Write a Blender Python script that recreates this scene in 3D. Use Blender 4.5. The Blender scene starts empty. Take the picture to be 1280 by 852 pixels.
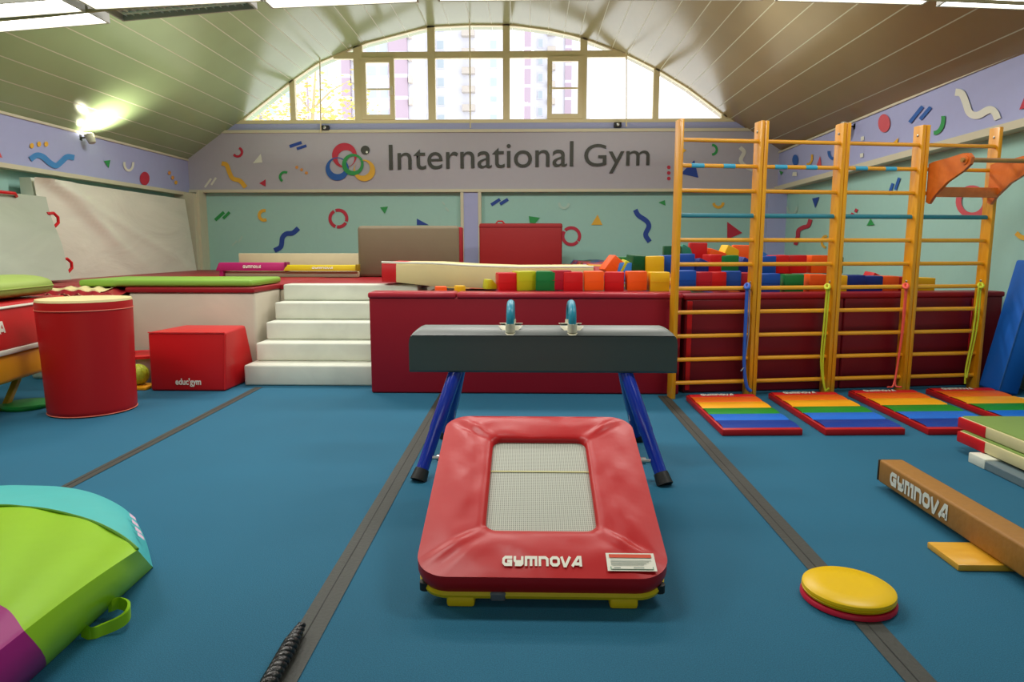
import bpy, bmesh, math, random
from mathutils import Vector, Matrix
random.seed(7)
SC = bpy.context.scene
COL = SC.collection
PI = math.pi

# ------------------------------------------------------------------ camera model
FPX = 853.0
CAMZ = 1.38
_yaw = math.atan(21 / 853.0); _pit = math.atan(117 / 853.0)
FW = Vector((-math.sin(_yaw) * math.cos(_pit), math.cos(_yaw) * math.cos(_pit), -math.sin(_pit)))
RT = Vector((math.cos(_yaw), math.sin(_yaw), 0))
UP = RT.cross(FW)
CAM = Vector((0, 0, CAMZ))
def ray(x, y): return FW + RT * ((x - 640) / FPX) - UP * ((y - 426) / FPX)
def PZ(x, y, z=0.0):
    d = ray(x, y); return CAM + d * ((z - CAMZ) / d.z)
def PY(x, y, Y):
    d = ray(x, y); return CAM + d * (Y / d.y)
def PX(x, y, X):
    d = ray(x, y); return CAM + d * (X / d.x)

cam_d = bpy.data.cameras.new('camera'); cam_d.sensor_width = 36.0; cam_d.lens = 36.0 * FPX / 1280.0
cam_d.clip_end = 600
cam = bpy.data.objects.new('camera', cam_d); COL.objects.link(cam)
m3 = Matrix((RT, UP, -FW)).transposed()
cam.matrix_world = Matrix.Translation(CAM) @ m3.to_4x4()
SC.camera = cam

# ------------------------------------------------------------------ materials
def lin(c):
    c = c / 255.0
    return c / 12.92 if c <= 0.04045 else ((c + 0.055) / 1.055) ** 2.4
def rgb(c, k=1.0): return (min(1, lin(c[0]) * k), min(1, lin(c[1]) * k), min(1, lin(c[2]) * k), 1.0)
_mats = {}
def mat(name, color, rough=0.5, bump=0.0, scale=8.0, var=0.06, spec=0.5, metal=0.0, stretch=(1, 1, 1), k=1.0, coat=0.0, detail=3.0):
    if name in _mats: return _mats[name]
    m = bpy.data.materials.new(name); m.use_nodes = True
    nt = m.node_tree; N = nt.nodes; L = nt.links
    p = N['Principled BSDF']
    p.inputs['Roughness'].default_value = rough
    p.inputs['Specular IOR Level'].default_value = spec
    p.inputs['Metallic'].default_value = metal
    p.inputs['Coat Weight'].default_value = coat
    c = rgb(color, k)
    tc = N.new('ShaderNodeTexCoord'); mp = N.new('ShaderNodeMapping'); mp.inputs['Scale'].default_value = stretch
    L.new(tc.outputs['Object'], mp.inputs['Vector'])
    nz = N.new('ShaderNodeTexNoise'); nz.inputs['Scale'].default_value = scale; nz.inputs['Detail'].default_value = detail
    L.new(mp.outputs['Vector'], nz.inputs['Vector'])
    mx = N.new('ShaderNodeMix'); mx.data_type = 'RGBA'
    mx.inputs['A'].default_value = tuple(v * (1 - var) for v in c[:3]) + (1,)
    mx.inputs['B'].default_value = tuple(min(1, v * (1 + var)) for v in c[:3]) + (1,)
    L.new(nz.outputs['Fac'], mx.inputs['Factor'])
    L.new(mx.outputs['Result'], p.inputs['Base Color'])
    if bump:
        b = N.new('ShaderNodeBump'); b.inputs['Strength'].default_value = bump; b.inputs['Distance'].default_value = 0.02
        L.new(nz.outputs['Fac'], b.inputs['Height']); L.new(b.outputs['Normal'], p.inputs['Normal'])
    _mats[name] = m
    return m
def emis(name, color, strength):
    m = bpy.data.materials.new(name); m.use_nodes = True
    p = m.node_tree.nodes['Principled BSDF']
    p.inputs['Base Color'].default_value = rgb((230, 230, 225)); p.inputs['Roughness'].default_value = .4
    p.inputs['Emission Color'].default_value = rgb(color); p.inputs['Emission Strength'].default_value = strength
    return m
def vinyl(name, color, rough=0.42, bump=0.12, k=1.0, scale=5.0): return mat('vinyl_' + name, color, rough, bump, scale, 0.05, 0.32, k=k)

def floor_mat():
    m = bpy.data.materials.new('blue_carpet'); m.use_nodes = True
    N = m.node_tree.nodes; L = m.node_tree.links; p = N['Principled BSDF']
    tc = N.new('ShaderNodeTexCoord')
    n1 = N.new('ShaderNodeTexNoise'); n1.inputs['Scale'].default_value = 260; n1.inputs['Detail'].default_value = 2
    n2 = N.new('ShaderNodeTexNoise'); n2.inputs['Scale'].default_value = 0.9; n2.inputs['Detail'].default_value = 4
    L.new(tc.outputs['Object'], n1.inputs['Vector']); L.new(tc.outputs['Object'], n2.inputs['Vector'])
    r = N.new('ShaderNodeValToRGB')
    r.color_ramp.elements[0].position = .3; r.color_ramp.elements[0].color = rgb((22, 90, 118))
    r.color_ramp.elements[1].position = .7; r.color_ramp.elements[1].color = rgb((40, 122, 154))
    L.new(n1.outputs['Fac'], r.inputs['Fac'])
    mx = N.new('ShaderNodeMix'); mx.data_type = 'RGBA'; mx.blend_type = 'MULTIPLY'; mx.inputs['Factor'].default_value = .35
    L.new(r.outputs['Color'], mx.inputs['A']); L.new(n2.outputs['Fac'], mx.inputs['B'])
    L.new(mx.outputs['Result'], p.inputs['Base Color'])
    p.inputs['Roughness'].default_value = .75; p.inputs['Specular IOR Level'].default_value = .25
    p.inputs['Sheen Weight'].default_value = .4; p.inputs['Sheen Roughness'].default_value = .4
    p.inputs['Sheen Tint'].default_value = rgb((120, 180, 230))
    b = N.new('ShaderNodeBump'); b.inputs['Strength'].default_value = .35; b.inputs['Distance'].default_value = .004
    L.new(n1.outputs['Fac'], b.inputs['Height']); L.new(b.outputs['Normal'], p.inputs['Normal'])
    return m
def mesh_mat():
    m = bpy.data.materials.new('woven_bed'); m.use_nodes = True
    N = m.node_tree.nodes; L = m.node_tree.links; p = N['Principled BSDF']
    tc = N.new('ShaderNodeTexCoord')
    outs = []
    for ax in ('X', 'Y'):
        w = N.new('ShaderNodeTexWave'); w.bands_direction = ax; w.inputs['Scale'].default_value = 36.0
        L.new(tc.outputs['Object'], w.inputs['Vector']); outs.append(w.outputs['Fac'])
    mn = N.new('ShaderNodeMath'); mn.operation = 'MAXIMUM'; L.new(outs[0], mn.inputs[0]); L.new(outs[1], mn.inputs[1])
    r = N.new('ShaderNodeValToRGB')
    r.color_ramp.elements[0].position = .45; r.color_ramp.elements[0].color = rgb((112, 116, 104))
    r.color_ramp.elements[1].position = .8; r.color_ramp.elements[1].color = rgb((196, 198, 184))
    L.new(mn.outputs[0], r.inputs['Fac']); L.new(r.outputs['Color'], p.inputs['Base Color'])
    p.inputs['Roughness'].default_value = .6
    return m
def glass_mat():
    m = bpy.data.materials.new('window_glass'); m.use_nodes = True
    N = m.node_tree.nodes; L = m.node_tree.links; N.remove(N['Principled BSDF'])
    t = N.new('ShaderNodeBsdfTransparent'); g = N.new('ShaderNodeBsdfGlossy'); g.inputs['Roughness'].default_value = .02
    f = N.new('ShaderNodeFresnel'); f.inputs['IOR'].default_value = 1.3
    x = N.new('ShaderNodeMixShader'); L.new(f.outputs[0], x.inputs[0]); L.new(t.outputs[0], x.inputs[1]); L.new(g.outputs[0], x.inputs[2])
    L.new(x.outputs[0], N['Material Output'].inputs['Surface'])
    return m
def wood_mat(name, c0, c1, stretch, rough=.35, scale=3.0):
    m = bpy.data.materials.new(name); m.use_nodes = True
    N = m.node_tree.nodes; L = m.node_tree.links; p = N['Principled BSDF']
    tc = N.new('ShaderNodeTexCoord'); mp = N.new('ShaderNodeMapping'); mp.inputs['Scale'].default_value = stretch
    L.new(tc.outputs['Object'], mp.inputs['Vector'])
    nz = N.new('ShaderNodeTexNoise'); nz.inputs['Scale'].default_value = scale; nz.inputs['Detail'].default_value = 5; nz.inputs['Distortion'].default_value = 1.2
    L.new(mp.outputs['Vector'], nz.inputs['Vector'])
    r = N.new('ShaderNodeValToRGB')
    r.color_ramp.elements[0].position = .35; r.color_ramp.elements[0].color = rgb(c0)
    r.color_ramp.elements[1].position = .65; r.color_ramp.elements[1].color = rgb(c1)
    L.new(nz.outputs['Fac'], r.inputs['Fac']); L.new(r.outputs['Color'], p.inputs['Base Color'])
    p.inputs['Roughness'].default_value = rough; p.inputs['Coat Weight'].default_value = .25; p.inputs['Coat Roughness'].default_value = .15
    return m
def ceil_mat():
    m = bpy.data.materials.new('glossy_ceiling_panel'); m.use_nodes = True
    N = m.node_tree.nodes; L = m.node_tree.links; p = N['Principled BSDF']
    tc = N.new('ShaderNodeTexCoord'); sp = N.new('ShaderNodeSeparateXYZ'); L.new(tc.outputs['Object'], sp.inputs[0])
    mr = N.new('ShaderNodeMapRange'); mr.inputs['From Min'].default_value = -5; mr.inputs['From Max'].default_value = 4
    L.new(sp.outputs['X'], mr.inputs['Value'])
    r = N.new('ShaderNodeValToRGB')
    r.color_ramp.elements[0].color = rgb((164, 186, 138)); r.color_ramp.elements[1].color = rgb((160, 136, 96))  # green to brown across the vault: reflected tones painted into the colour
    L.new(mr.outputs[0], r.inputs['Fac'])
    nz = N.new('ShaderNodeTexNoise'); nz.inputs['Scale'].default_value = 1.2; nz.inputs['Detail'].default_value = 3
    L.new(tc.outputs['Object'], nz.inputs['Vector'])
    mx = N.new('ShaderNodeMix'); mx.data_type = 'RGBA'; mx.blend_type = 'MULTIPLY'; mx.inputs['Factor'].default_value = .25
    L.new(r.outputs['Color'], mx.inputs['A']); L.new(nz.outputs['Fac'], mx.inputs['B'])
    L.new(mx.outputs['Result'], p.inputs['Base Color'])
    p.inputs['Roughness'].default_value = .2; p.inputs['Specular IOR Level'].default_value = .45; p.inputs['Specular Tint'].default_value = (.8, .85, .55, 1)
    b = N.new('ShaderNodeBump'); b.inputs['Strength'].default_value = .03; b.inputs['Distance'].default_value = .05
    L.new(nz.outputs['Fac'], b.inputs['Height']); L.new(b.outputs['Normal'], p.inputs['Normal'])
    return m
def wrinkle_mat(name, color, rough=.55, strength=.6, scale=1.6, stretch=(1, 1, 1)):
    m = bpy.data.materials.new(name); m.use_nodes = True
    N = m.node_tree.nodes; L = m.node_tree.links; p = N['Principled BSDF']
    tc = N.new('ShaderNodeTexCoord'); mp = N.new('ShaderNodeMapping'); mp.inputs['Scale'].default_value = stretch
    mp.inputs['Rotation'].default_value = (.5, 0, .3)
    L.new(tc.outputs['Object'], mp.inputs['Vector'])
    nz = N.new('ShaderNodeTexNoise'); nz.inputs['Scale'].default_value = scale; nz.inputs['Detail'].default_value = 4; nz.inputs['Distortion'].default_value = .8
    L.new(mp.outputs['Vector'], nz.inputs['Vector'])
    r = N.new('ShaderNodeValToRGB')
    c = rgb(color)
    r.color_ramp.elements[0].position = .3; r.color_ramp.elements[0].color = tuple(v * .85 for v in c[:3]) + (1,)
    r.color_ramp.elements[1].position = .7; r.color_ramp.elements[1].color = c
    L.new(nz.outputs['Fac'], r.inputs['Fac']); L.new(r.outputs['Color'], p.inputs['Base Color'])
    p.inputs['Roughness'].default_value = rough
    b = N.new('ShaderNodeBump'); b.inputs['Strength'].default_value = strength; b.inputs['Distance'].default_value = .06
    L.new(nz.outputs['Fac'], b.inputs['Height']); L.new(b.outputs['Normal'], p.inputs['Normal'])
    return m

# ------------------------------------------------------------------ mesh builder
class B:
    def __init__(s): s.bm = bmesh.new()
    def face(s, pts, mi=0):
        vs = [s.bm.verts.new(p) for p in pts]
        f = s.bm.faces.new(vs); f.material_index = mi; return f
    def box(s, x0, x1, y0, y1, z0, z1, mi=0, bev=0, seg=2, M=None):
        c = [Vector((x, y, z)) for z in (z0, z1) for y in (y0, y1) for x in (x0, x1)]
        return s.hexa([c[0], c[1], c[3], c[2]], [c[4], c[5], c[7], c[6]], mi, bev, seg, M)
    def hexa(s, bot, top, mi=0, bev=0, seg=2, M=None):
        n = len(bot)
        a = [s.bm.verts.new(M @ Vector(p) if M else p) for p in bot]
        b = [s.bm.verts.new(M @ Vector(p) if M else p) for p in top]
        fs = [s.bm.faces.new(list(reversed(a))), s.bm.faces.new(b)]
        for i in range(n):
            j = (i + 1) % n; fs.append(s.bm.faces.new((a[i], a[j], b[j], b[i])))
        for f in fs: f.material_index = mi
        if bev:
            es = list({e for f in fs for e in f.edges})
            bmesh.ops.bevel(s.bm, geom=es, offset=bev, segments=seg, affect='EDGES', profile=.5, clamp_overlap=True)
        return fs
    def tube(s, path, r, n=10, mi=0, closed=False, rx=None):
        P = [Vector(p) for p in path]; k = len(P)
        rr = r if isinstance(r, (list, tuple)) else [r] * k
        rings = []; prev = None
        for i in range(k):
            if closed: t = (P[(i + 1) % k] - P[i - 1]).normalized()
            else: t = (P[min(i + 1, k - 1)] - P[max(i - 1, 0)]).normalized()
            if prev is None:
                u = t.orthogonal().normalized()
                if abs(t.z) > .9: u = (Vector((1, 0, 0)) - t * t.x).normalized()
            else:
                u = (prev - t * prev.dot(t)).normalized()
            prev = u; w = t.cross(u)
            rings.append([s.bm.verts.new(P[i] + (u * math.cos(2 * PI * q / n) * (rx or 1) + w * math.sin(2 * PI * q / n)) * rr[i]) for q in range(n)])
        m = k if closed else k - 1
        for i in range(m):
            a, b = rings[i], rings[(i + 1) % k]
            for q in range(n):
                f = s.bm.faces.new((a[q], a[(q + 1) % n], b[(q + 1) % n], b[q])); f.material_index = mi
        if not closed:
            f = s.bm.faces.new(list(reversed(rings[0]))); f.material_index = mi
            f = s.bm.faces.new(rings[-1]); f.material_index = mi
    def lathe(s, prof, n=32, c=(0, 0, 0), mi=0, M=None):
        rings = []
        for r, z in prof:
            ring = []
            for q in range(n):
                p = Vector((c[0] + r * math.cos(2 * PI * q / n), c[1] + r * math.sin(2 * PI * q / n), c[2] + z))
                ring.append(s.bm.verts.new(M @ p if M else p))
            rings.append(ring)
        for a, b in zip(rings, rings[1:]):
            for q in range(n):
                f = s.bm.faces.new((a[q], a[(q + 1) % n], b[(q + 1) % n], b[q])); f.material_index = mi
        f = s.bm.faces.new(list(reversed(rings[0]))); f.material_index = mi
        f = s.bm.faces.new(rings[-1]); f.material_index = mi
    def loft(s, rings, mi=0, closed=True, caps=True):
        R = [[s.bm.verts.new(p) for p in r] for r in rings]; n = len(R[0])
        for a, b in zip(R, R[1:]):
            for q in range(n if closed else n - 1):
                f = s.bm.faces.new((a[q], a[(q + 1) % n], b[(q + 1) % n], b[q])); f.material_index = mi
        if caps:
            f = s.bm.faces.new(list(reversed(R[0]))); f.material_index = mi
            f = s.bm.faces.new(R[-1]); f.material_index = mi
    def grid(s, nu, nv, fn, mi=0):
        V = [[s.bm.verts.new(fn(i / nu, j / nv)) for i in range(nu + 1)] for j in range(nv + 1)]
        for j in range(nv):
            for i in range(nu):
                f = s.bm.faces.new((V[j][i], V[j][i + 1], V[j + 1][i + 1], V[j + 1][i])); f.material_index = mi
    def strip(s, pts, w, fn, mi=0, closed=False):
        """thick polyline in a 2D frame, mapped to 3D by fn"""
        P = [Vector(p) for p in pts]; k = len(P); Lf = []; Rf = []
        for i in range(k):
            if closed: a, b = P[i - 1], P[(i + 1) % k]
            else: a, b = P[max(i - 1, 0)], P[min(i + 1, k - 1)]
            n1 = None
            if 0 < i < k - 1 or closed:
                d1 = (P[i] - P[i - 1]).normalized(); d2 = (P[(i + 1) % k] - P[i]).normalized()
                na = Vector((-d1.y, d1.x)); nb = Vector((-d2.y, d2.x)); n1 = (na + nb)
                n1 = n1.normalized() if n1.length > 1e-6 else na
                c = max(.45, n1.dot(na)); n1 = n1 / c
            else:
                d = (b - a).normalized(); n1 = Vector((-d.y, d.x))
            ww = w[i] if isinstance(w, (list, tuple)) else w
            Lf.append(s.bm.verts.new(fn(*(P[i] + n1 * ww / 2)))); Rf.append(s.bm.verts.new(fn(*(P[i] - n1 * ww / 2))))
        for i in range(k if closed else k - 1):
            j = (i + 1) % k
            f = s.bm.faces.new((Lf[i], Rf[i], Rf[j], Lf[j])); f.material_index = mi
    def poly(s, pts, fn, mi=0): s.face([fn(*p) for p in pts], mi)
    def xf(s, M): s.bm.transform(M); return s

ROOT = {}
def obj(name, b, mats, parent=None, smooth=True, angle=40, kind=None, label=None):
    bm = b.bm
    root = parent
    while root is not None and root.parent is not None: root = root.parent
    if root is not None and root.name in ROOT: bm.transform(ROOT[root.name])
    bmesh.ops.recalc_face_normals(bm, faces=bm.faces)
    me = bpy.data.meshes.new(name); bm.to_mesh(me); bm.free()
    for m in (mats if isinstance(mats, (list, tuple)) else [mats]): me.materials.append(m)
    if smooth:
        me.shade_smooth(); me.set_sharp_from_angle(angle=math.radians(angle))
    o = bpy.data.objects.new(name, me); COL.objects.link(o)
    if parent is not None: o.parent = parent
    if kind: o['kind'] = kind
    if label: o['label'] = label
    return o
def thing(name, label, cat, loc, rotz=0, group=None):
    o = bpy.data.objects.new(name, None); COL.objects.link(o)
    o.empty_display_size = .1
    o.location = loc; o.rotation_euler = (0, 0, rotz); o['label'] = label; o['category'] = cat
    if group: o['group'] = group
    ROOT[o.name] = (Matrix.Translation(loc) @ Matrix.Rotation(rotz, 4, 'Z')).inverted()
    return o
def tag(o, label, cat, group=None, kind=None):
    o['label'] = label; o['category'] = cat
    if group: o['group'] = group
    if kind: o['kind'] = kind
    return o
def struct(name, b, mats, **k): return obj(name, b, mats, kind='structure', **k)
def dup(root, delta, label=None):
    r = root.copy(); COL.objects.link(r); r.location = Vector(root.location) + Vector(delta)
    if label: r['label'] = label
    for ch in list(root.children):
        c = ch.copy(); COL.objects.link(c); c.parent = r
        for g in ch.children:
            d = g.copy(); COL.objects.link(d); d.parent = c
    return r
def text_b(s, fn, w, h, bold=0.0, mi=0, shear=0.0):
    """words as flat letters filling a w x h frame; fn maps (u,v) to 3D"""
    cu = bpy.data.curves.new('t', 'FONT'); cu.body = s; cu.offset = bold; cu.shear = shear; cu.resolution_u = 6
    ob = bpy.data.objects.new('t', cu); COL.objects.link(ob)
    dg = bpy.context.evaluated_depsgraph_get(); dg.update()
    me = bpy.data.meshes.new_from_object(ob.evaluated_get(dg))
    bpy.data.objects.remove(ob); bpy.data.curves.remove(cu)
    b = B(); b.bm.from_mesh(me); bpy.data.meshes.remove(me)
    xs = [v.co.x for v in b.bm.verts]; ys = [v.co.y for v in b.bm.verts]
    x0, x1, y0, y1 = min(xs), max(xs), min(ys), max(ys)
    for v in b.bm.verts:
        v.co = fn((v.co.x - x0) / (x1 - x0) * w, (v.co.y - y0) / (y1 - y0) * h)
    for f in b.bm.faces: f.material_index = mi
    return b
# block lettering of the maker's mark: each letter is strokes in a unit box
_GL = {
 'G': [[(.98, .87), (.3, .87), (.13, .68), (.13, .32), (.3, .13), (.87, .13), (.87, .48), (.5, .48)]],
 'Y': [[(.13, 1), (.13, .55), (.25, .42), (.9, .42)], [(.87, 1), (.87, .25), (.75, .13), (.15, .13)]],
 'm': [[(.1, 0), (.1, .87), (.5, .87), (.5, 0)], [(.5, .87), (.9, .87), (.9, 0)]],
 'n': [[(.13, 0), (.13, .87), (.7, .87), (.87, .7), (.87, 0)]],
 'O': [[(.13, .5), (.13, .7), (.3, .87), (.7, .87), (.87, .7), (.87, .3), (.7, .13), (.3, .13), (.13, .3), (.13, .5)]],
 'V': [[(.05, 1), (.33, .06), (.45, .06), (.95, 1)]],
 'A': [[(.0, 0), (.62, .93), (.85, .93), (.85, 0)], [(.3, .26), (.85, .26)]],
}
def maker_b(fn, w, h, mi=0):
    b = B(); letters = 'GYmnOVA'; adv = [1, 1, 1.25, 1, 1, .95, 1]; tot = sum(adv) + .12 * 6; x = 0
    for ch, a in zip(letters, adv):
        for st in _GL[ch]:
            b.strip([(p[0] * a, p[1] * .8) for p in st], .25, lambda u, v, x=x: fn((x + u) / tot * w, v / .8 * h), mi)
        x += a + .12
    return b
def arc2(cx, cy, r, a0, a1, n=16, ry=None):
    return [(cx + r * math.cos(math.radians(a0 + (a1 - a0) * i / n)), cy + (ry or r) * math.sin(math.radians(a0 + (a1 - a0) * i / n))) for i in range(n + 1)]
def smoothline(pts, n=6):
    out = []; P = [Vector(p) for p in pts]; P = [P[0] * 2 - P[1]] + P + [P[-1] * 2 - P[-2]]
    for i in range(1, len(P) - 2):
        for q in range(n):
            t = q / n; a, b, c, d = P[i - 1:i + 3]
            out.append(.5 * ((2 * b) + (c - a) * t + (2 * a - 5 * b + 4 * c - d) * t * t + (3 * b - a - 3 * c + d) * t ** 3))
    out.append(P[-2]); return out

# ------------------------------------------------------------------ palette
M_floor = floor_mat(); M_ceil = ceil_mat(); M_bed = mesh_mat(); M_glass = glass_mat()
M_mint = mat('mint_wall', (160, 204, 192), .7, .05, 14, .03)
M_lil = mat('lilac_wall', (168, 174, 214), .65, .05, 10, .03)
M_grey = mat('grey_sign_band', (178, 176, 184), .65, .05, 10, .03)
M_cream = mat('cream_trim', (205, 200, 172), .5, .05, 10, .03)
M_frame = mat('window_frame', (226, 214, 168), .45, .03, 10, .03)
M_line = mat('ceiling_joint', (196, 196, 166), .5, 0, 10, .03)
M_strip = mat('floor_strip', (56, 58, 52), .6, .15, 60, .1)
DEC = {
 'blue': mat('paint_blue', (32, 92, 170), .6), 'sky': mat('paint_sky', (62, 134, 196), .6), 'navy': mat('paint_navy', (28, 66, 150), .6),
 'red': mat('paint_red', (188, 40, 62), .6), 'coral': mat('paint_coral', (206, 84, 92), .6), 'green': mat('paint_green', (42, 150, 74), .6),
 'yellow': mat('paint_yellow', (228, 176, 54), .6), 'white': mat('paint_white', (222, 224, 208), .6), 'pale': mat('paint_pale', (176, 205, 190), .6),
 'orange': mat('paint_orange', (222, 150, 70), .6), 'ink': mat('paint_ink', (52, 54, 44), .5)}
DK = list(DEC); DM = [DEC[k] for k in DK]
V_red = vinyl('red', (200, 26, 30)); V_red2 = vinyl('deep_red', (150, 26, 36)); V_mar = vinyl('maroon', (146, 16, 34), .45)
V_white = vinyl('white', (226, 228, 212), .5, .1); V_cream = vinyl('cream', (222, 206, 150), .5); V_green = vinyl('green_mat', (134, 178, 66), .5)
V_yel = vinyl('yellow', (236, 196, 20)); V_blue = vinyl('blue', (24, 100, 196), .45)
V_txt = mat('white_print', (232, 230, 214), .6)
V_black = mat('black_rubber', (22, 22, 22), .5, .1, 30)
M_steel = mat('steel', (180, 180, 175), .3, 0, 10, .03, metal=.9)
M_white_metal = mat('white_metal', (222, 216, 190), .4)
W_bar = wood_mat('varnished_pine', (216, 142, 10), (234, 164, 24), (6, 6, .7))
W_rung = wood_mat('varnished_rung', (216, 146, 16), (232, 166, 34), (.6, 6, 6))
W_dark = wood_mat('dark_slat', (150, 104, 46), (176, 126, 60), (1, 5, 5))

# ------------------------------------------------------------------ room shell
XL, XR, YB, YF = -6.75, 4.85, 13.5, -3.0
b = B(); b.face([(XL, YF, 0), (XR, YF, 0), (XR, YB, 0), (XL, YB, 0)]); struct('floor', b, M_floor, smooth=False)
BT, TT = 2.42, 3.06     # fascia band bottom and top on the side walls
def decal_y(Y):
    return lambda x, y: PY(x, y, Y)
def decal_x(X):
    return lambda x, y: PX(x, y, X)

# back wall (mint) with its painted confetti
b = B(); b.face([(XL, YB, 0), (XR, YB, 0), (XR, YB, 3.73), (XL, YB, 3.73)], 0)
f = decal_y(YB - .012)
def D(c): return DK.index(c) + 2
def stroke(b, f, x0, y0, x1, y1, w, c): b.strip([(x0, y0), (x1, y1)], w, f, D(c))
def ring(b, f, cx, cy, r, w, c, gaps=()):
    if not gaps: b.strip(arc2(cx, cy, r, 0, 360, 36)[:-1], w, f, D(c), closed=True)
    else:
        for a0, a1 in gaps: b.strip(arc2(cx, cy, r, a0, a1, 20), w, f, D(c))
stroke(b, f, 269, 275, 280, 265, 4, 'green'); stroke(b, f, 279, 273, 287, 265, 3.5, 'green')
b.strip(arc2(330, 269, 6, 60, 290, 12), 4, f, D('yellow'))
stroke(b, f, 290, 307, 296, 301, 2, 'pale'); stroke(b, f, 298, 303, 303, 295, 2, 'pale')
b.strip(smoothline([(343, 313), (351, 308), (353, 297), (358, 292), (366, 291), (373, 285)]), 6, f, D('navy'))
ring(b, f, 423, 273, 10.5, 4, 'red', ((-110, 20), (30, 100), (110, 240)))
b.poly([(475, 259), (485, 258), (481, 267)], f, D('green')); b.poly([(521, 273), (536, 281), (521, 281)], f, D('navy'))
stroke(b, f, 553, 252, 556, 256, 2, 'pale'); stroke(b, f, 557, 259, 561, 264, 2, 'pale')
stroke(b, f, 614, 256, 625, 249, 4, 'navy'); stroke(b, f, 625, 255, 635, 249, 4, 'navy')
b.strip(arc2(705, 254, 6, 0, 190, 10), 3, f, D('pale'))
b.poly([(661, 270), (675, 272), (669, 279), (662, 278)], f, D('green'))
ring(b, f, 714, 295, 10.5, 4, 'red', ((40, 215), (225, 395)))
b.poly([(739, 281), (753, 281), (747, 268)], f, D('yellow'))
b.strip(smoothline([(794, 262), (798, 269), (808, 276), (811, 283), (807, 293), (812, 302)]), 6, f, D('navy'))
b.poly([(823, 253), (831, 250), (832, 257)], f, D('green'))
b.strip(arc2(898, 253, 6, 0, 175, 10), 3.5, f, D('yellow'))
b.poly([(909, 277), (928, 291), (909, 299)], f, D('red'))
struct('wall_back', b, [M_mint, M_mint] + DM, smooth=False)

# sign band, purple sill band, columns
ZS0, ZS1 = 2.47, 3.57
b = B(); b.box(XL, XR, YB - .1, YB, ZS0, ZS1, 0, .004, 1); b.box(XL, XR, YB - .13, YB, ZS0 - .035, ZS0 + .02, 1); b.box(XL, XR, YB - .13, YB, ZS1 - .02, ZS1 + .035, 1)
f = decal_y(YB - .112)
b.strip(arc2(297, 190, 5.5, -70, 150, 12), 3, f, D('red')); b.poly([(316, 204), (326, 192), (328, 203)], f, D('white'))
b.strip(smoothline([(277, 204), (283, 206), (287, 216), (291, 223), (300, 226), (307, 234)]), 5.5, f, D('yellow'))
stroke(b, f, 362, 183, 377, 178, 4, 'navy'); stroke(b, f, 371, 186, 383, 182, 3.5, 'navy')
stroke(b, f, 256, 234, 264, 223, 2.5, 'white'); stroke(b, f, 264, 231, 270, 222, 2.5, 'white')
b.poly([(324, 229), (332, 224), (332, 233)], f, D('red')); b.strip(arc2(356, 221, 6, 120, 300, 12), 3, f, D('green'))
for x, y in ((371, 209), (377, 212), (383, 216)): b.poly(arc2(x, y, 2, 0, 360, 8)[:-1], f, D('orange'))
for y in (209, 216, 223): b.poly(arc2(836, y, 2.4, 0, 360, 8)[:-1], f, D('red'))
b.poly([(868, 200), (873, 222), (851, 217)], f, D('navy')); b.strip(arc2(890, 187, 6, -90, 90, 10), 3, f, D('green'))
b.poly([(850, 182), (858, 188), (850, 194)], f, D('yellow'))
b.strip(smoothline([(925, 184), (930, 190), (926, 200), (931, 207), (941, 212)]), 5, f, D('white'))
struct('trim_1', b, [M_grey, M_cream] + DM, smooth=False)
b = B(); b.box(XL + .3, XR - .2, YB - .06, YB, ZS1 - .05, 3.73, 0); struct('trim_2', b, M_lil, smooth=False)
b = B()
p0 = PY(580, 300, YB - .1).x; p1 = PY(598, 300, YB - .1).x
b.box(p0, p1, YB - .1, YB, .9, ZS0, 0)
for x in (p0 - .06, p1): b.box(x, x + .06, YB - .12, YB, .9, ZS0, 1)
struct('trim_3', b, [M_lil, M_cream], smooth=False)
b = B(); q0 = PY(252, 300, YB - .3).x; b.box(XL, q0 - .05, YB - .42, YB, .9, BT - .02, 0); b.box(q0 - .05, q0, YB - .3, YB, .9, ZS0, 0)
struct('trim_4', b, [M_cream], smooth=False)
b = B(); b.box(4.5, XR, YB - .3, YB, .9, BT, 0); b.box(4.44, 4.5, YB - .14, YB, .9, ZS0, 1); struct('trim_5', b, [M_lil, M_cream], smooth=False)

# left wall + lilac fascia
b = B(); b.face([(XL, YF, 0), (XL, YB, 0), (XL, YB, 3.2), (XL, YF, 3.2)], 0); struct('wall_left', b, M_mint, smooth=False)
b = B(); xf = XL + .14
b.box(XL, xf, YF, YB - .1, BT, TT, 0); b.box(XL, xf + .04, YF, YB - .1, BT - .05, BT + .01, 1)
b.box(XL, xf + .02, YF, YB - .1, TT - .025, TT + .01, 1)
f = decal_x(xf + .012)
b.strip(smoothline([(38, 199), (46, 194), (54, 196), (62, 203), (70, 207), (77, 202), (84, 196), (93, 197)]), 7, f, D('sky'))
for x, y in ((40, 182), (49, 180), (58, 180)): b.poly(arc2(x, y, 2.6, 0, 360, 10, 3.4)[:-1], f, D('yellow'))
b.poly([(130, 201), (138, 200), (136, 210)], f, D('green')); b.strip(arc2(161, 204, 5.5, -10, 190, 12, 9), 2.8, f, D('white'))
b.poly(arc2(181, 223, 6, 0, 360, 18, 8.5)[:-1], f, D('red'))
for x, y, c in ((212, 216, 'orange'), (216, 222, 'orange'), (220, 228, 'yellow')): b.poly(arc2(x, y, 2, 0, 360, 8, 2.6)[:-1], f, D(c))
b.poly([(-3, 184), (3, 197), (-4, 196)], f, D('coral'))
struct('trim_6', b, [M_lil, M_cream] + DM, smooth=False)

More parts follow.
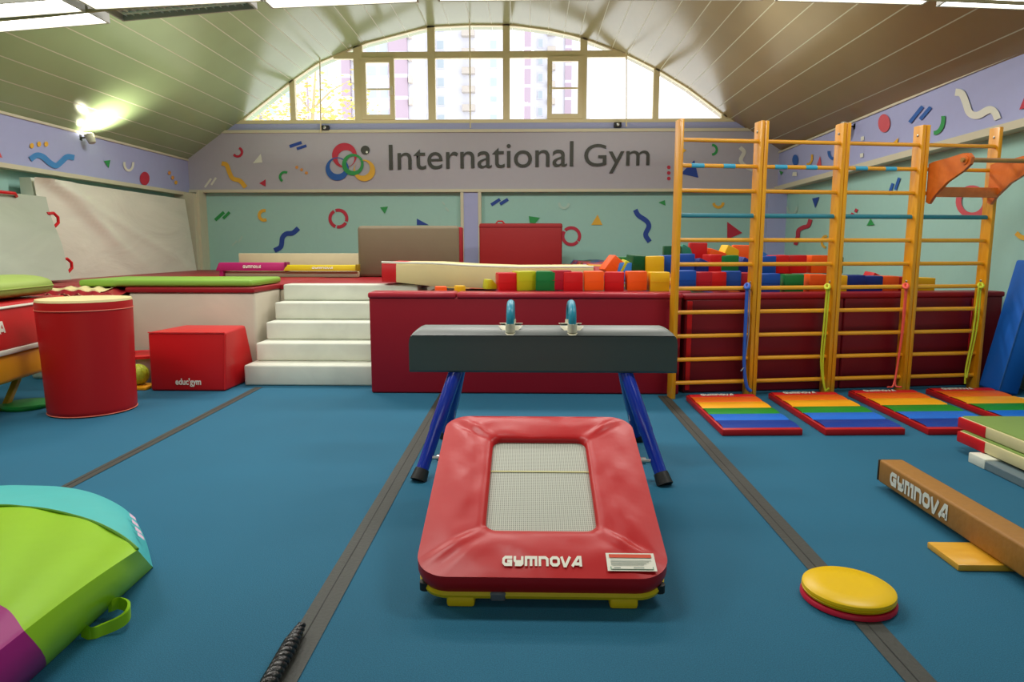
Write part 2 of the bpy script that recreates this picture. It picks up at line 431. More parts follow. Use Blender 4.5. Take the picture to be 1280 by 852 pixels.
# right wall + lilac fascia
b = B(); b.face([(XR, YF, 0), (XR, YF, 3.3), (XR, YB, 3.3), (XR, YB, 0)], 0)
f = decal_x(XR - .012)
b.strip(arc2(1215, 252, 17, -20, 300, 26, 17), 7, f, D('coral')); b.strip(arc2(1215, 252, 17, 310, 335, 6, 17), 7, f, D('coral'))
stroke(b, f, 1111, 243, 1116, 229, 3.5, 'blue'); stroke(b, f, 1119, 237, 1124, 222, 3.5, 'blue')
b.poly([(1015, 248), (1024, 246), (1019, 260)], f, D('navy'))
b.strip(smoothline([(994, 306), (997, 296), (998, 288), (1004, 284), (1010, 282), (1013, 274)]), 5, f, D('red'))
stroke(b, f, 1064, 270, 1066, 266, 3.5, 'red'); stroke(b, f, 1069, 265, 1071, 261, 3.5, 'red')
b.poly([(1083, 282), (1088, 273), (1093, 281)], f, D('green'))
b.strip(arc2(1032, 302, 5, 90, 290, 10, 7), 3, f, D('yellow')); b.strip(arc2(990, 258, 6, 0, 180, 10, 9), 2.5, f, D('pale'))
b.strip(smoothline([(1270, 291), (1276, 296), (1284, 298)]), 6, f, D('yellow'))
struct('wall_right', b, [M_mint, M_mint] + DM, smooth=False)
b = B(); xf = XR - .12
def rz(y, z0, z1): return z1 + (z0 - z1) * (y - 6.0) / 7.5      # the fascia rises slightly towards the front
def rband(x0, x1, za, zb, zc, zd, mi):   # za/zb bottom at back/front, zc/zd top
    k = (YF - 6.0) / 7.5
    b.hexa([(x0, YF, rz(YF, za, zb)), (x1, YF, rz(YF, za, zb)), (x1, YB - .1, rz(YB - .1, za, zb)), (x0, YB - .1, rz(YB - .1, za, zb))],
           [(x0, YF, rz(YF, zc, zd)), (x1, YF, rz(YF, zc, zd)), (x1, YB - .1, rz(YB - .1, zc, zd)), (x0, YB - .1, rz(YB - .1, zc, zd))], mi)
rband(xf, XR, 2.5, 2.58, 3.16, 3.26, 0); rband(xf - .06, XR, 2.44, 2.52, 2.52, 2.60, 1); rband(xf - .02, XR, 3.14, 3.24, 3.17, 3.27, 1)
f = decal_x(xf - .012)
b.poly(arc2(1105, 154, 7.5, 0, 360, 20, 11.5)[:-1], f, D('coral'))
stroke(b, f, 1137, 153, 1153, 133, 4.5, 'blue'); stroke(b, f, 1150, 149, 1163, 134, 4.5, 'blue')
b.strip(smoothline([(1194, 115), (1202, 117), (1207, 128), (1212, 141), (1222, 144), (1236, 137), (1243, 140), (1247, 149)]), 9, f, D('white'))
b.strip(arc2(1168, 148, 11, -10, 95, 10, 18), 5, f, D('green')); b.poly([(1274, 137), (1284, 112), (1285, 134)], f, D('red'))
b.poly([(1113, 181), (1123, 172), (1121, 182)], f, D('yellow')); b.poly([(1020, 208), (1025, 195), (1027, 208)], f, D('coral'))
b.poly(arc2(994, 200, 3.8, 0, 360, 16, 7)[:-1], f, D('blue')); b.strip(arc2(1041, 190, 5, 30, 190, 10, 8), 3.5, f, D('blue'))
b.strip(arc2(1010, 196, 5, -20, 110, 10, 9), 2.5, f, D('yellow'))
b.poly([(991, 215), (996, 215), (996, 220), (990, 220)], f, D('white')); b.poly([(974, 213), (979, 215), (976, 219)], f, D('green'))
for x, y in ((1078, 173), (1077, 194)): b.poly([(x - 2, y - 2), (x + 2, y - 3), (x + 2, y + 2), (x - 2, y + 3)], f, D('white'))
struct('trim_7', b, [M_lil, M_cream] + DM, smooth=False)
b = B(); b.face([(XL, YF, 0), (XL, YF, 5.9), (XR, YF, 5.9), (XR, YF, 0)]); struct('wall_front', b, M_mint, smooth=False)

# ------------------------------------------------------------------ vaulted ceiling of flat glossy boards
PROFILE = [(-6.75, 2.97), (-5.7, 3.70), (-5.1, 4.14), (-4.54, 4.54), (-4.04, 4.86), (-3.14, 5.21), (-1.92, 5.50), (-1.1, 5.53), (-.33, 5.52), (.35, 5.43), (.94, 5.30), (1.85, 4.97), (2.45, 4.68), (3.0, 4.36), (3.8, 3.79), (4.85, 3.14)]
def arcz(x):
    for (xa, za), (xb, zb_) in zip(PROFILE, PROFILE[1:]):
        if xa <= x <= xb: return za + (zb_ - za) * (x - xa) / (xb - xa)
    return PROFILE[0][1] if x < 0 else PROFILE[-1][1]
def archxs(z):
    xs = []
    for (xa, za), (xb, zb_) in zip(PROFILE, PROFILE[1:]):
        if (za - z) * (zb_ - z) <= 0 and za != zb_: xs.append(xa + (xb - xa) * (z - za) / (zb_ - za))
    return min(xs), max(xs)
prof = []
for (xa, za), (xb, zb_) in zip(PROFILE, PROFILE[1:]):
    nb = max(1, round(math.hypot(xb - xa, zb_ - za) / .36))
    for k in range(nb): prof.append(Vector((xa + (xb - xa) * k / nb, 0, za + (zb_ - za) * k / nb)))
prof.append(Vector((PROFILE[-1][0], 0, PROFILE[-1][1])))
b = B()
for p, q in zip(prof, prof[1:]):
    d = (q - p); g = d.normalized() * .007
    pts = [p, p + g, q - g, q]
    for k, mi in ((0, 1), (1, 0), (2, 1)):
        u, v = pts[k], pts[k + 1]
        b.face([(u.x, YF, u.z), (v.x, YF, v.z), (v.x, YB + .3, v.z), (u.x, YB + .3, u.z)], mi)
# raised welt where the middle board rows meet the end wall
struct('ceiling', b, [M_ceil, M_line], smooth=False)

# ------------------------------------------------------------------ arched window
ZW0 = 3.73
wx0, wx1 = archxs(ZW0)
YW = YB + .02
b = B()
n = 40
# arch rim
rim = [(wx0 + (wx1 - wx0) * i / n) for i in range(n + 1)]
for i in range(n):
    x0, x1 = rim[i], rim[i + 1]
    z0, z1 = arcz(x0), arcz(x1)
    b.hexa([(x0, YW - .05, z0 - .025), (x1, YW - .05, z1 - .025), (x1, YW + .05, z1 - .025), (x0, YW + .05, z0 - .025)],
           [(x0, YW - .05, z0 + .06), (x1, YW - .05, z1 + .06), (x1, YW + .05, z1 + .06), (x0, YW + .05, z0 + .06)])
b.box(wx0 - .05, wx1 + .05, YW - .06, YW + .05, ZW0 - .03, ZW0 + .07)
win = struct('window_1', b, M_frame, smooth=False)
ztr = PY(590, 69, YW).z
for px, w in ((366, .10), (449, .17), (540, .14), (633, .13), (729, .13), (820, .11), (906, .10)):
    x = PY(px, 110, YW).x
    b = B(); b.box(x - w / 2, x + w / 2, YW - .05, YW + .05, ZW0 + .05, arcz(x)); obj('mullion', b, M_frame, win, smooth=False)
xa, xb = archxs(ztr)
b = B(); b.box(xa, xb, YW - .045, YW + .045, ztr - .06, ztr + .06); obj('transom', b, M_frame, win, smooth=False)
for pa, pb in ((453, 494), (684, 728)):
    x0, x1 = PY(pa, 110, YW).x, PY(pb, 110, YW).x; z0, z1 = ZW0 + .07, ztr - .05; t = .09
    b = B()
    for r in ((x0, x0 + t, z0, z1), (x1 - t, x1, z0, z1), (x0 + t, x1 - t, z0, z0 + t), (x0 + t, x1 - t, z1 - t, z1)): b.box(r[0], r[1], YW - .09, YW - .03, r[2], r[3])
    b.box(x0 + t, x1 - t, YW - .02, YW, (z0 + z1) / 2 - .01, (z0 + z1) / 2 + .02)
    sash = obj('casement', b, M_frame, win, smooth=False)
    b = B(); hx = x0 + t / 2 if pa > 600 else x1 - t / 2
    b.box(hx - .015, hx + .015, YW - .13, YW - .09, (z0 + z1) / 2 - .12, (z0 + z1) / 2 + .04, 0, .005, 1); obj('handle', b, M_white_metal, sash)
b = B(); b.face([(wx0 + (wx1 - wx0) * i / n, YW + .01, max(ZW0, arcz(wx0 + (wx1 - wx0) * i / n))) for i in range(n + 1)] + [(wx1, YW + .01, ZW0), (wx0, YW + .01, ZW0)])
obj('pane', b, M_glass, win, smooth=False)

# ------------------------------------------------------------------ sign on the band
sg = thing('wall_sign', 'dark lettering International Gym beside four linked coloured rings on the grey band', 'sign', (PY(610, 205, YB - .115).x, YB - .1, ZS0 + .3))
def sf(x0, ybot, Y):
    o = PY(x0, ybot, Y)
    return lambda u, v: o + Vector((u, 0, v))
for word, xa_, xb_, yt_, yb_, up_ in (('International', 486.5, 716.5, 179, 212.5, .055), ('Gym', 730, 811.5, 179.5, 217, .02)):
    o_ = PY(xa_, yb_, YB - .12); wl = PY(xb_, yb_, YB - .12).x - o_.x; hl = PY(xa_, yt_, YB - .12).z - o_.z - up_ * .5
    obj('lettering', text_b(word, lambda u, v: o_ + Vector((u, 0, v + up_ * u / wl)), wl, hl, .003), DEC['ink'], sg, smooth=False)
f = lambda d: (lambda x, y: PY(x, y, YB - .118 - d))
def crescent(c, cx, cy, R, ox, oy, r, d, mi):
    b = B(); out = arc2(cx, cy, R, 0, 360, 40)[:-1]; inn = arc2(ox, oy, r, 0, 360, 40)[:-1]; g = f(d)
    for i in range(40):
        j = (i + 1) % 40
        b.face([g(*out[i]), g(*out[j]), g(*inn[j]), g(*inn[i])])
    return obj('emblem_ring', b, DEC[c], sg, smooth=False, label={'red': 'red ring', 'blue': 'blue ring', 'yellow': 'yellow ring', 'green': 'green ring'}[c])
crescent('red', 430.5, 194, 15.5, 432.5, 198, 10.5, .000, 0)
crescent('blue', 421.5, 211, 14.5, 422, 207.5, 10, .003, 0)
crescent('yellow', 455.5, 213, 13.5, 453, 210, 9.5, .006, 0)
crescent('green', 441, 205.5, 13.5, 442, 204.5, 9.3, .009, 0)
b = B(); b.poly(arc2(456.5, 187.5, 5.6, 0, 360, 20)[:-1], f(.003)); b.poly(arc2(458.5, 190, 1.5, 0, 360, 10)[:-1], f(.006), 1)
obj('emblem_dot', b, [DEC['ink'], DEC['white']], sg, smooth=False)

# ------------------------------------------------------------------ lights
M_tube = emis('lit_tube', (255, 252, 244), 7.0)
M_house = mat('fixture_housing', (176, 174, 158), .4)
M_refl = mat('fixture_reflector', (246, 246, 236), .3, 0, 10, .03)
YA, DA = 5.85, .30
def fixture(x0, y0, x1, y1, Y, label, lit=True, over=0.0):
    """bottom front edge seen at those photo points, at distance Y"""
    p, q = PY(x0, y0, Y), PY(x1, y1, Y)
    d = (q - p); L_ = d.length; u = d.normalized(); w = Vector((0, -1, 0)); v = Vector((-u.z, 0, u.x))
    t = thing('ceiling_light', label, 'light', (p + q) / 2, 0, 'ceiling light rows')
    def pt(a, c, e): return p + u * a + w * c + v * e
    b = B(); T = .018
    for a0_, a1_, c0, c1 in ((0, L_, 0, T), (0, L_, DA - T, DA), (0, T, T, DA - T), (L_ - T, L_, T, DA - T)):
        b.hexa([pt(a0_, c0, 0), pt(a1_, c0, 0), pt(a1_, c1, 0), pt(a0_, c1, 0)], [pt(a0_, c0, .07), pt(a1_, c0, .07), pt(a1_, c1, .07), pt(a0_, c1, .07)])
    b.hexa([pt(0, 0, .07), pt(L_, 0, .07), pt(L_, DA, .07), pt(0, DA, .07)], [pt(0, 0, .085), pt(L_, 0, .085), pt(L_, DA, .085), pt(0, DA, .085)])
    obj('housing', b, M_house, t, smooth=False)
    if lit:
        b = B(); b.face([pt(T, T, .008), pt(L_ - T, T, .008), pt(L_ - T, DA - T, .008), pt(T, DA - T, .008)]); obj('diffuser', b, M_tube, t, smooth=False)
    else:
        b = B()
        b.face([pt(T, T, .06), pt(L_ - T, T, .06), pt(L_ - T, DA - T, .06), pt(T, DA - T, .06)])
        for k in range(18):
            a = T + (L_ - 2 * T) * (k + .5) / 18
            b.hexa([pt(a, T, .03), pt(a + .004, T, .03), pt(a + .004, DA - T, .03), pt(a, DA - T, .03)], [pt(a, T, .06), pt(a + .004, T, .06), pt(a + .004, DA - T, .06), pt(a, DA - T, .06)])
        obj('louvre', b, M_refl, t, smooth=False)
        for c in (.09, .21):
            b = B(); b.tube([pt(.06, c, .035), pt(L_ - .06, c, .035)], .014, 8); obj('tube', b, V_white, t)
    return t
YA2 = YA + DA
fixture(-130, 51, 138, 29.5, YA2, 'lit ceiling light nearest the side wall with the white crash mats')
fixture(154, 27, 322, 11.5, YA2, 'unlit ceiling light with open louvre and two tubes', lit=False)
fixture(340, 11, 524, 3.0, YA2, 'lit ceiling light just past the unlit one, towards the room centre')
fixture(548, 2.0, 742, 0.5, YA2, 'lit ceiling light over the middle of the pommel horse, a sliver in view')
fixture(758, .5, 952, 1.0, YA2, 'lit ceiling light above the first bay of wall bars, a sliver in view')
fixture(968, 1.5, 1153, 6.5, YA2, 'lit ceiling light above the middle bays of wall bars')
fixture(1170, 8.5, 1400, 17, YA2, 'lit ceiling light nearest the side wall behind the wall bars')
fixture(-140, 34, 107, 15, YA2 - DA - .06, 'lit ceiling light in the nearer row, beside the side wall with the crash mats')
fixture(119, 12.5, 330, 2, YA2 - DA - .06, 'lit ceiling light in the nearer row, just before the unlit one')
b = B()
pr = [PY(x, y, YA2 - DA - .02) for x, y in ((-150, 44), (-60, 35), (60, 24), (155, 14), (330, 3), (560, -4), (760, -5), (980, -3), (1170, 4), (1420, 16))]
b.tube([p + Vector((0, 0, .03)) for p in pr], .016, 8)
struct('trim_8', b, mat('rail', (176, 160, 118), .5))
def lamp(name, loc, size, sy, energy, rot=(0, 0, 0), color=(1, .97, .92)):
    l = bpy.data.lights.new(name, 'AREA'); l.shape = 'RECTANGLE'; l.size = size; l.size_y = sy; l.energy = energy; l.color = color
    o = bpy.data.objects.new(name, l); COL.objects.link(o); o.location = loc; o.rotation_euler = rot; return o
for i, y in enumerate((-1.2, 1.4, 4.0)):
    for x in (-4.4, -1.2, 2.4):
        lamp('unseen_ceiling_lamp', (x, y, 3.75), 1.5, .5, (2, 8, 62)[i])  # unseen area lamps added overhead, in place of fixtures out of view
for x in (-3.3, -.7, 1.7): lamp('unseen_ceiling_lamp', (x, 9.0, 4.5 if x < -3 or x > 1 else 5.0), 1.3, .5, 100)  # added over the pit to brighten the back, no fixtures hang here
lamp('rear_fill', (-.5, -2.6, 2.4), 4.0, 1.6, 28, (math.radians(72), 0, 0))  # unseen fill light added behind the camera, brightens the near faces
for y in (8.6, 11.6):
    for x in (-3.6, 1.8): lamp('vault_fill', (x, y, 2.95), 3.0, 2.6, 17, (PI, 0, 0), (1, .97, .84))  # upward fill added to lighten the vault, no such fixtures hang there

def spotlight(px, py, X, inward, label, lit):
    p = PX(px, py, X); t = thing('wall_spotlight', label, 'spotlight', p)
    s = inward
    b = B(); b.box(p.x - .03 * s if s > 0 else p.x, p.x if s > 0 else p.x + .03, p.y - .04, p.y + .04, p.z - .05, p.z + .05, 0, .008, 1); b.tube([p, p + Vector((.1 * s, 0, .0))], .012, 8)
    obj('bracket', b, V_black, t)
    b = B(); Mx = Matrix.Translation(p + Vector((.14 * s, 0, 0))) @ Matrix.Rotation(-.35 * s, 4, 'Y')
    b.lathe([(.03, -.09), (.05, -.08), (.065, .03), (.065, .05)], 20, M=Mx); obj('lamp_head', b, M_house, t)
    b = B(); b.lathe([(.0, .051), (.055, .052), (.055, .056), (0.001, .058)], 20, M=Mx); obj('lens', b, emis('spot_lens', (255, 250, 225), 40.0) if lit else M_glass, t)
    if lit:
        l = bpy.data.lights.new('spot_lamp', 'SPOT'); l.energy = 95; l.spot_size = math.radians(120); l.spot_blend = .8; l.shadow_soft_size = .06; l.color = (1, .95, .75)
        o = bpy.data.objects.new('spot_lamp', l); COL.objects.link(o); o.location = p + Vector((.34 * s, .1, -.08)); o.rotation_euler = (PI, 0, 0)
spotlight(101, 172, XL + .14, 1, 'small lit spotlight on the lilac band shining up at the ceiling', True)
spotlight(1068, 158, XR - .12, -1, 'small dark spotlight on the lilac band behind the wall bars', False)

# rods hanging from the vault in front of the window, small cameras on the sill
for px, ya, yb_, lab in ((400, 79, 166, 'thin steel rod before the window panes with the yellow tree'), (587, 24, 160, 'thin steel rod hanging before the middle window panes'), (783, 66, 158, 'thin steel rod before the whitest window panes')):
    Y = YB - .18
    p, q = PY(px, ya, Y), PY(px + (0 if px > 700 else 1), yb_, Y)
    p.z = arcz(p.x)
    b = B(); b.tube([p, q], .012, 8); o = obj('hanging_rod', b, M_frame); tag(o, lab, 'rod', 'rods before the window')
for px, py, lab in ((407, 160, 'small dark camera under the window, by the rod before the tree'), (772, 156, 'small dark camera under the window, by the rod nearest the wall bars')):
    p = PY(px, py, YB - .12); t = thing('security_camera', lab, 'camera', p, 0, 'cameras under the window')
    b = B(); b.box(p.x - .07, p.x + .07, p.y - .05, p.y + .05, p.z - .045, p.z + .045, 0, .012, 2); obj('body', b, V_black, t)
    b = B(); b.lathe([(.03, 0), (.03, .03), (.02, .035)], 14, M=Matrix.Translation(p + Vector((0, -.05, 0))) @ Matrix.Rotation(PI / 2, 4, 'X')); obj('lens', b, M_steel, t)
    b = B(); b.tube([p + Vector((0, .04, 0)), p + Vector((0, .12, -.02))], .015, 8); obj('bracket', b, V_black, t)

# ------------------------------------------------------------------ outside: apartment blocks and an autumn tree
M_bw = mat('facade_white', (206, 206, 212), .8, 0, .2, .02); M_bp = mat('facade_plum', (172, 154, 168), .8, 0, .2, .05)
M_bg = mat('facade_window', (172, 184, 190), .4, 0, .2, .05); M_bs = mat('facade_grey', (196, 194, 206), .8, 0, .2, .03); M_bb = mat('facade_balcony', (188, 180, 170), .8, 0, .2, .03)
def building(label, px0, px1, Y, ztop, depth, cols, plum, balc):
    x0, x1 = PY(px0, 100, Y).x, PY(px1, 100, Y).x
    t = thing('apartment_building', label, 'building', ((x0 + x1) / 2, Y, -8), 0, 'apartment blocks outside')
    b = B(); b.box(x0, x1, Y, Y + depth, -8, ztop); obj('wall', b, M_bw, t, smooth=False)
    for a, c in plum:
        xa, xb = PY(a, 100, Y).x, PY(c, 100, Y).x
        b = B(); zz_ = -8.0; k = 0
        while zz_ < ztop - 1:       # plum storeys parted by pale floor bands
            z1_ = min(ztop - 1, 4.0 + 3.0 * k); b.box(xa, xb, Y - .5, Y + .2, zz_, z1_, 0)
            if z1_ + .5 < ztop - 1: b.box(xa, xb, Y - .5, Y + .2, z1_, z1_ + .5, 1)
            zz_ = z1_ + .5; k += 1
        bmesh.ops.remove_doubles(b.bm, verts=b.bm.verts, dist=.001)
        obj('stairwell', b, [M_bp, M_bs], t, smooth=False)
    for a, c in cols:
        xa, xb = PY(a, 100, Y).x, PY(c, 100, Y).x
        for k in range(11):
            z = 10.2 + 3.0 * k
            if z + 2 > ztop: break
            b = B(); b.box(xa, xb, Y - .15, Y + .05, z, z + 1.6); fr = obj('window', b, M_bw, t, smooth=False)
            b = B(); b.box(xa + .15, xb - .15, Y - .2, Y - .1, z + .15, z + 1.45); obj('pane', b, M_bg, fr, smooth=False)
    for a, c in balc:
        xa, xb = PY(a, 100, Y).x, PY(c, 100, Y).x
        for k in range(11):
            z = 9.2 + 3.0 * k
            if z + 1 > ztop: break
            b = B(); b.box(xa, xb, Y - 1.2, Y, z, z + 1.0); obj('balcony', b, M_bb, t, smooth=False)
building('white apartment block outside behind the middle panes with rows of balconies', 518, 652, 120, 62, 12, ((546, 556), (612, 622), (528, 534)), ((655, 664),), ((578, 594),))
building('pale apartment block outside with plum stairwells behind the left panes', 385, 517, 100, 55, 12, ((400, 412), (458, 472), (474, 486)), ((428, 439), (487, 510)), ((512, 516), (442, 456)))
building('low pale apartment block with one plum stairwell, outside beyond the tree', 300, 398, 128, 44, 12, ((330, 345), (356, 368)), ((384, 394),), ((310, 325),))
building('faded apartment block outside with grey stairwell seen through the open casement', 668, 738, 130, 62, 12, ((672, 679),), ((706, 714),), ((684, 694),))
M_leaf = mat('autumn_leaf', (214, 196, 110), .7, 0, 3, .3); M_bark = mat('bark', (190, 176, 140), .9, .4, 8)
tp = PY(390, 130, 26); tr = thing('autumn_tree', 'yellow leaved autumn tree outside behind the leftmost panes', 'tree', (tp.x, 26, -4))
b = B(); b.tube([(tp.x, 26, -4), (tp.x + .1, 26, 2), (tp.x - .1, 26.1, 5.5), (tp.x + .2, 26, 8)], [.16, .12, .08, .03], 8)
for k in range(9):
    a = random.uniform(0, 2 * PI); z = random.uniform(3, 7); l = random.uniform(1, 2.4)
    b.tube([(tp.x, 26, z), (tp.x + math.cos(a) * l * .5, 26 + math.sin(a) * l * .5, z + l * .5), (tp.x + math.cos(a) * l, 26 + math.sin(a) * l, z + l * .8)], [.04, .025, .01], 6)
obj('trunk', b, M_bark, tr)
b = B()
for k in range(3200):
    a = random.uniform(0, 2 * PI); r = 2.6 * math.sqrt(random.random()); h = random.gauss(0, 1.1)
    c = Vector((tp.x - .6 + r * math.cos(a) * 1.2, 26 + r * math.sin(a), 5.6 + h - .25 * r)); s = random.uniform(.06, .12)
    M = Matrix.Translation(c) @ Matrix.Rotation(random.uniform(0, 6), 4, 'Z') @ Matrix.Rotation(random.uniform(-1.3, 1.3), 4, 'X')
    b.face([M @ Vector(p) for p in ((-s, 0, 0), (0, -s * .6, 0), (s, 0, 0), (0, s * .6, 0))])
obj('foliage', b, M_leaf, tr, smooth=False)

# ------------------------------------------------------------------ floor strips
M_seam = mat('strip_seam', (30, 30, 28), .7)
for xc, w, y0, y1, lab in ((-.79, .105, -.5, 6.42, 'dark floor strip running under the pommel horse leg and black rope'), (1.26, .10, -.5, 6.3, 'dark floor strip running under the yellow disc'), (-2.68, .075, -.5, 6.6, 'dark floor strip running from the white stairs behind the bright cushion')):
    b = B()
    n_ = 30
    b.grid(2, n_, lambda u, v: Vector((xc + (u - .5) * w, y0 + (y1 - y0) * v, .004 + .0006 * math.sin(v * 60))))
    b.box(xc - .008 - .002, xc - .008 + .002, y0, y1, .0042, .0052, 1)
    o = obj('floor_strip', b, [M_strip, M_seam]); tag(o, lab, 'floor strip', 'floor strips')

# ------------------------------------------------------------------ raised platform, stairs, foam pit
ZP = .93
pt_ = thing('padded_platform', 'large white sided padded platform with red top beside the white stairs', 'platform', (-4.6, 7.2, 0))
M_plat = wrinkle_mat('platform_cover', (214, 204, 184), .5, .12, 1.2)
b = B(); b.box(-4.3, -2.93, 7.22, 13.0, 0, ZP - .03, 0, .03, 3); b.box(-6.6, -4.3, 7.5, 13.0, 0, ZP - .03, 0, .03, 3); b.box(-2.93, -1.3, 7.95, 13.0, 0, ZP - .04, 0, .03, 3); b.box(-6.6, -1.3, 12.9, 13.06, 0, ZP - .05)
obj('cover', b, M_plat, pt_)
b = B(); b.box(-4.32, -2.92, 7.2, 13.05, ZP - .03, ZP + .025, 0, .015, 2); b.box(-6.6, -4.3, 7.49, 13.05, ZP - .03, ZP + .02, 0, .015, 2); b.box(-2.95, -1.28, 7.96, 13.05, ZP - .04, ZP + .02, 0, .015, 2)
obj('red_top', b, V_red2, pt_)
# folded wrap pad in front of the platform's left part
fp = thing('corner_pad', 'white corner pad under a rumpled red and cream flap, behind the red barrel', 'pad', (-4.7, 7.2, 0))
b = B(); b.box(-5.25, -4.33, 6.95, 7.42, 0, .86, 0, .04, 3); obj('pad_body', b, wrinkle_mat('wrinkled_white', (212, 206, 180), .5, .5, 3.0), fp)
b = B()
def flap(u, v):
    x = -5.3 + 1.0 * u; y = 6.9 + .55 * v
    return Vector((x, y, .885 + .05 * math.sin(PI * u) ** .6 + .012 * math.sin(40 * u + 9 * v) + .02 * v - (.05 if v < .1 else 0)))
b.grid(40, 10, flap); obj('flap', b, V_red2, fp)
b = B(); b.grid(30, 8, lambda u, v: flap(.3 + .55 * u, .0 + .65 * v) + Vector((0, 0, .012 + .003 * math.sin(70 * u + 50 * v) + .003 * math.sin(31 * u)))); obj('cream_lining', b, V_cream, fp)
g = thing('green_mat', 'flat green mat on the platform before the leaning white crash mats', 'mat', (-3.9, 7.7, ZP))
b = B(); b.box(-4.85, -2.97, 7.24, 8.15, ZP + .03, ZP + .105, 0, .03, 3); obj('mat_body', b, V_green, g)
b = B()
for xx in (-4.84, -2.98): b.box(xx - .006, xx + .006, 7.4, 8.0, ZP + .04, ZP + .06)
obj('seam', b, V_green, g)

stt = thing('foam_stairs', 'five white foam steps climbing to the red platform', 'stairs', (-2.1, 6.7, 0))
M_step = wrinkle_mat('white_step', (226, 230, 214), .5, .10, 2.5)
fronts = [(302, 482, 0), (317, 454, .2), (331, 427, .39), (343, 401, .58), (353, 376, .77)]
zs = [0, .21, .40, .59, .78, ZP + .035]
ys = [6.68, 6.93, 7.18, 7.43, 7.69]
xl = [-2.86, -2.83, -2.81, -2.80, -2.79]
for i in range(5):
    b = B(); b.box(xl[i], -1.25, ys[i], 7.94, zs[i], zs[i + 1], 0, .022, 3); obj('step', b, M_step, stt)

# foam pit with padded walls
V_lip = vinyl('pit_lip', (176, 40, 54), .3)
w1 = thing('pit_wall', 'long maroon padded pit wall behind the pommel horse', 'pit wall', (-.1, 6.4, 0))
b = B(); b.box(-1.5, 1.42, 6.36, 6.6, .0, .92, 0, .02, 3); obj('padding', b, V_mar, w1)
b = B(); b.box(-1.51, -.68, 6.345, 6.62, .905, .965, 0, .022, 3); b.box(-.675, 1.43, 6.345, 6.62, .905, .962, 0, .022, 3); obj('top_edge', b, V_lip, w1)
ang = math.atan2(.48, 3.1)
w2 = thing('pit_wall', 'maroon padded pit wall standing behind the wall bars', 'pit wall', (1.45, 6.45, 0), ang)
M2 = Matrix.Translation((1.45, 6.42, 0)) @ Matrix.Rotation(ang, 4, 'Z')
for x0, x1 in ((.02, 1.62), (1.63, 3.33)):
    b = B(); b.box(x0, x1, 0, .22, 0, .9, 0, .02, 3, M2); obj('padding', b, vinyl('shaded_maroon', (118, 20, 32)), w2)  # darkened copy of the maroon, shade behind the bars put into the colour
b = B(); b.box(.0, 3.34, -.012, .24, .89, .945, 0, .02, 3, M2); obj('top_edge', b, V_mar, w2)
for x in (.035, 2.98):
    b = B(); b.box(x, x + .05, -.012, .0, .03, .88, 0, .004, 1, M2); obj('edge_stripe', b, V_red, w2, label='bright red upright stripe')
# bed of loose foam filling the pit up to the cubes
def bed_z(x, y):
    z = .84 + max(0, min(1, (y - 6.9) / 1.6)) * (.30 if .75 < x < 3.05 else .02)
    return z
pit = thing('foam_pit_filling', 'loose mixed foam filling the pit below the coloured cubes', 'foam filling', (1.5, 8.5, 0))
def mix_mat():
    m = bpy.data.materials.new('mixed_foam'); m.use_nodes = True
    N = m.node_tree.nodes; L = m.node_tree.links; p = N['Principled BSDF']
    tc = N.new('ShaderNodeTexCoord'); v = N.new('ShaderNodeTexVoronoi'); v.inputs['Scale'].default_value = 4.5
    L.new(tc.outputs['Object'], v.inputs['Vector'])
    sp = N.new('ShaderNodeSeparateColor'); L.new(v.outputs['Color'], sp.inputs[0])
    r = N.new('ShaderNodeValToRGB'); r.color_ramp.interpolation = 'CONSTANT'
    cols = ((150, 20, 30), (20, 60, 130), (200, 90, 30), (150, 20, 30), (20, 90, 50), (20, 60, 130), (190, 150, 30))
    for i, c in enumerate(cols):
        e = r.color_ramp.elements[i] if i < 2 else r.color_ramp.elements.new(i / 7)
        e.position = i / 7; e.color = rgb(c)
    L.new(sp.outputs[0], r.inputs['Fac']); L.new(r.outputs['Color'], p.inputs['Base Color'])
    return m
b = B(); b.grid(36, 36, lambda u, v: Vector((-1.2 + 6.0 * u, max(6.63 + 6.2 * v, 6.63 if -1.2 + 6.0 * u < 1.4 else 6.68 + (6.0 * u - 2.6) * .155), bed_z(-1.2 + 6.0 * u, 6.63 + 6.2 * v) + .02 * math.sin(17 * u * 3) * math.sin(13 * v * 3))))
o = obj('foam_surface', b, mix_mat(), pit); o['kind'] = 'stuff'

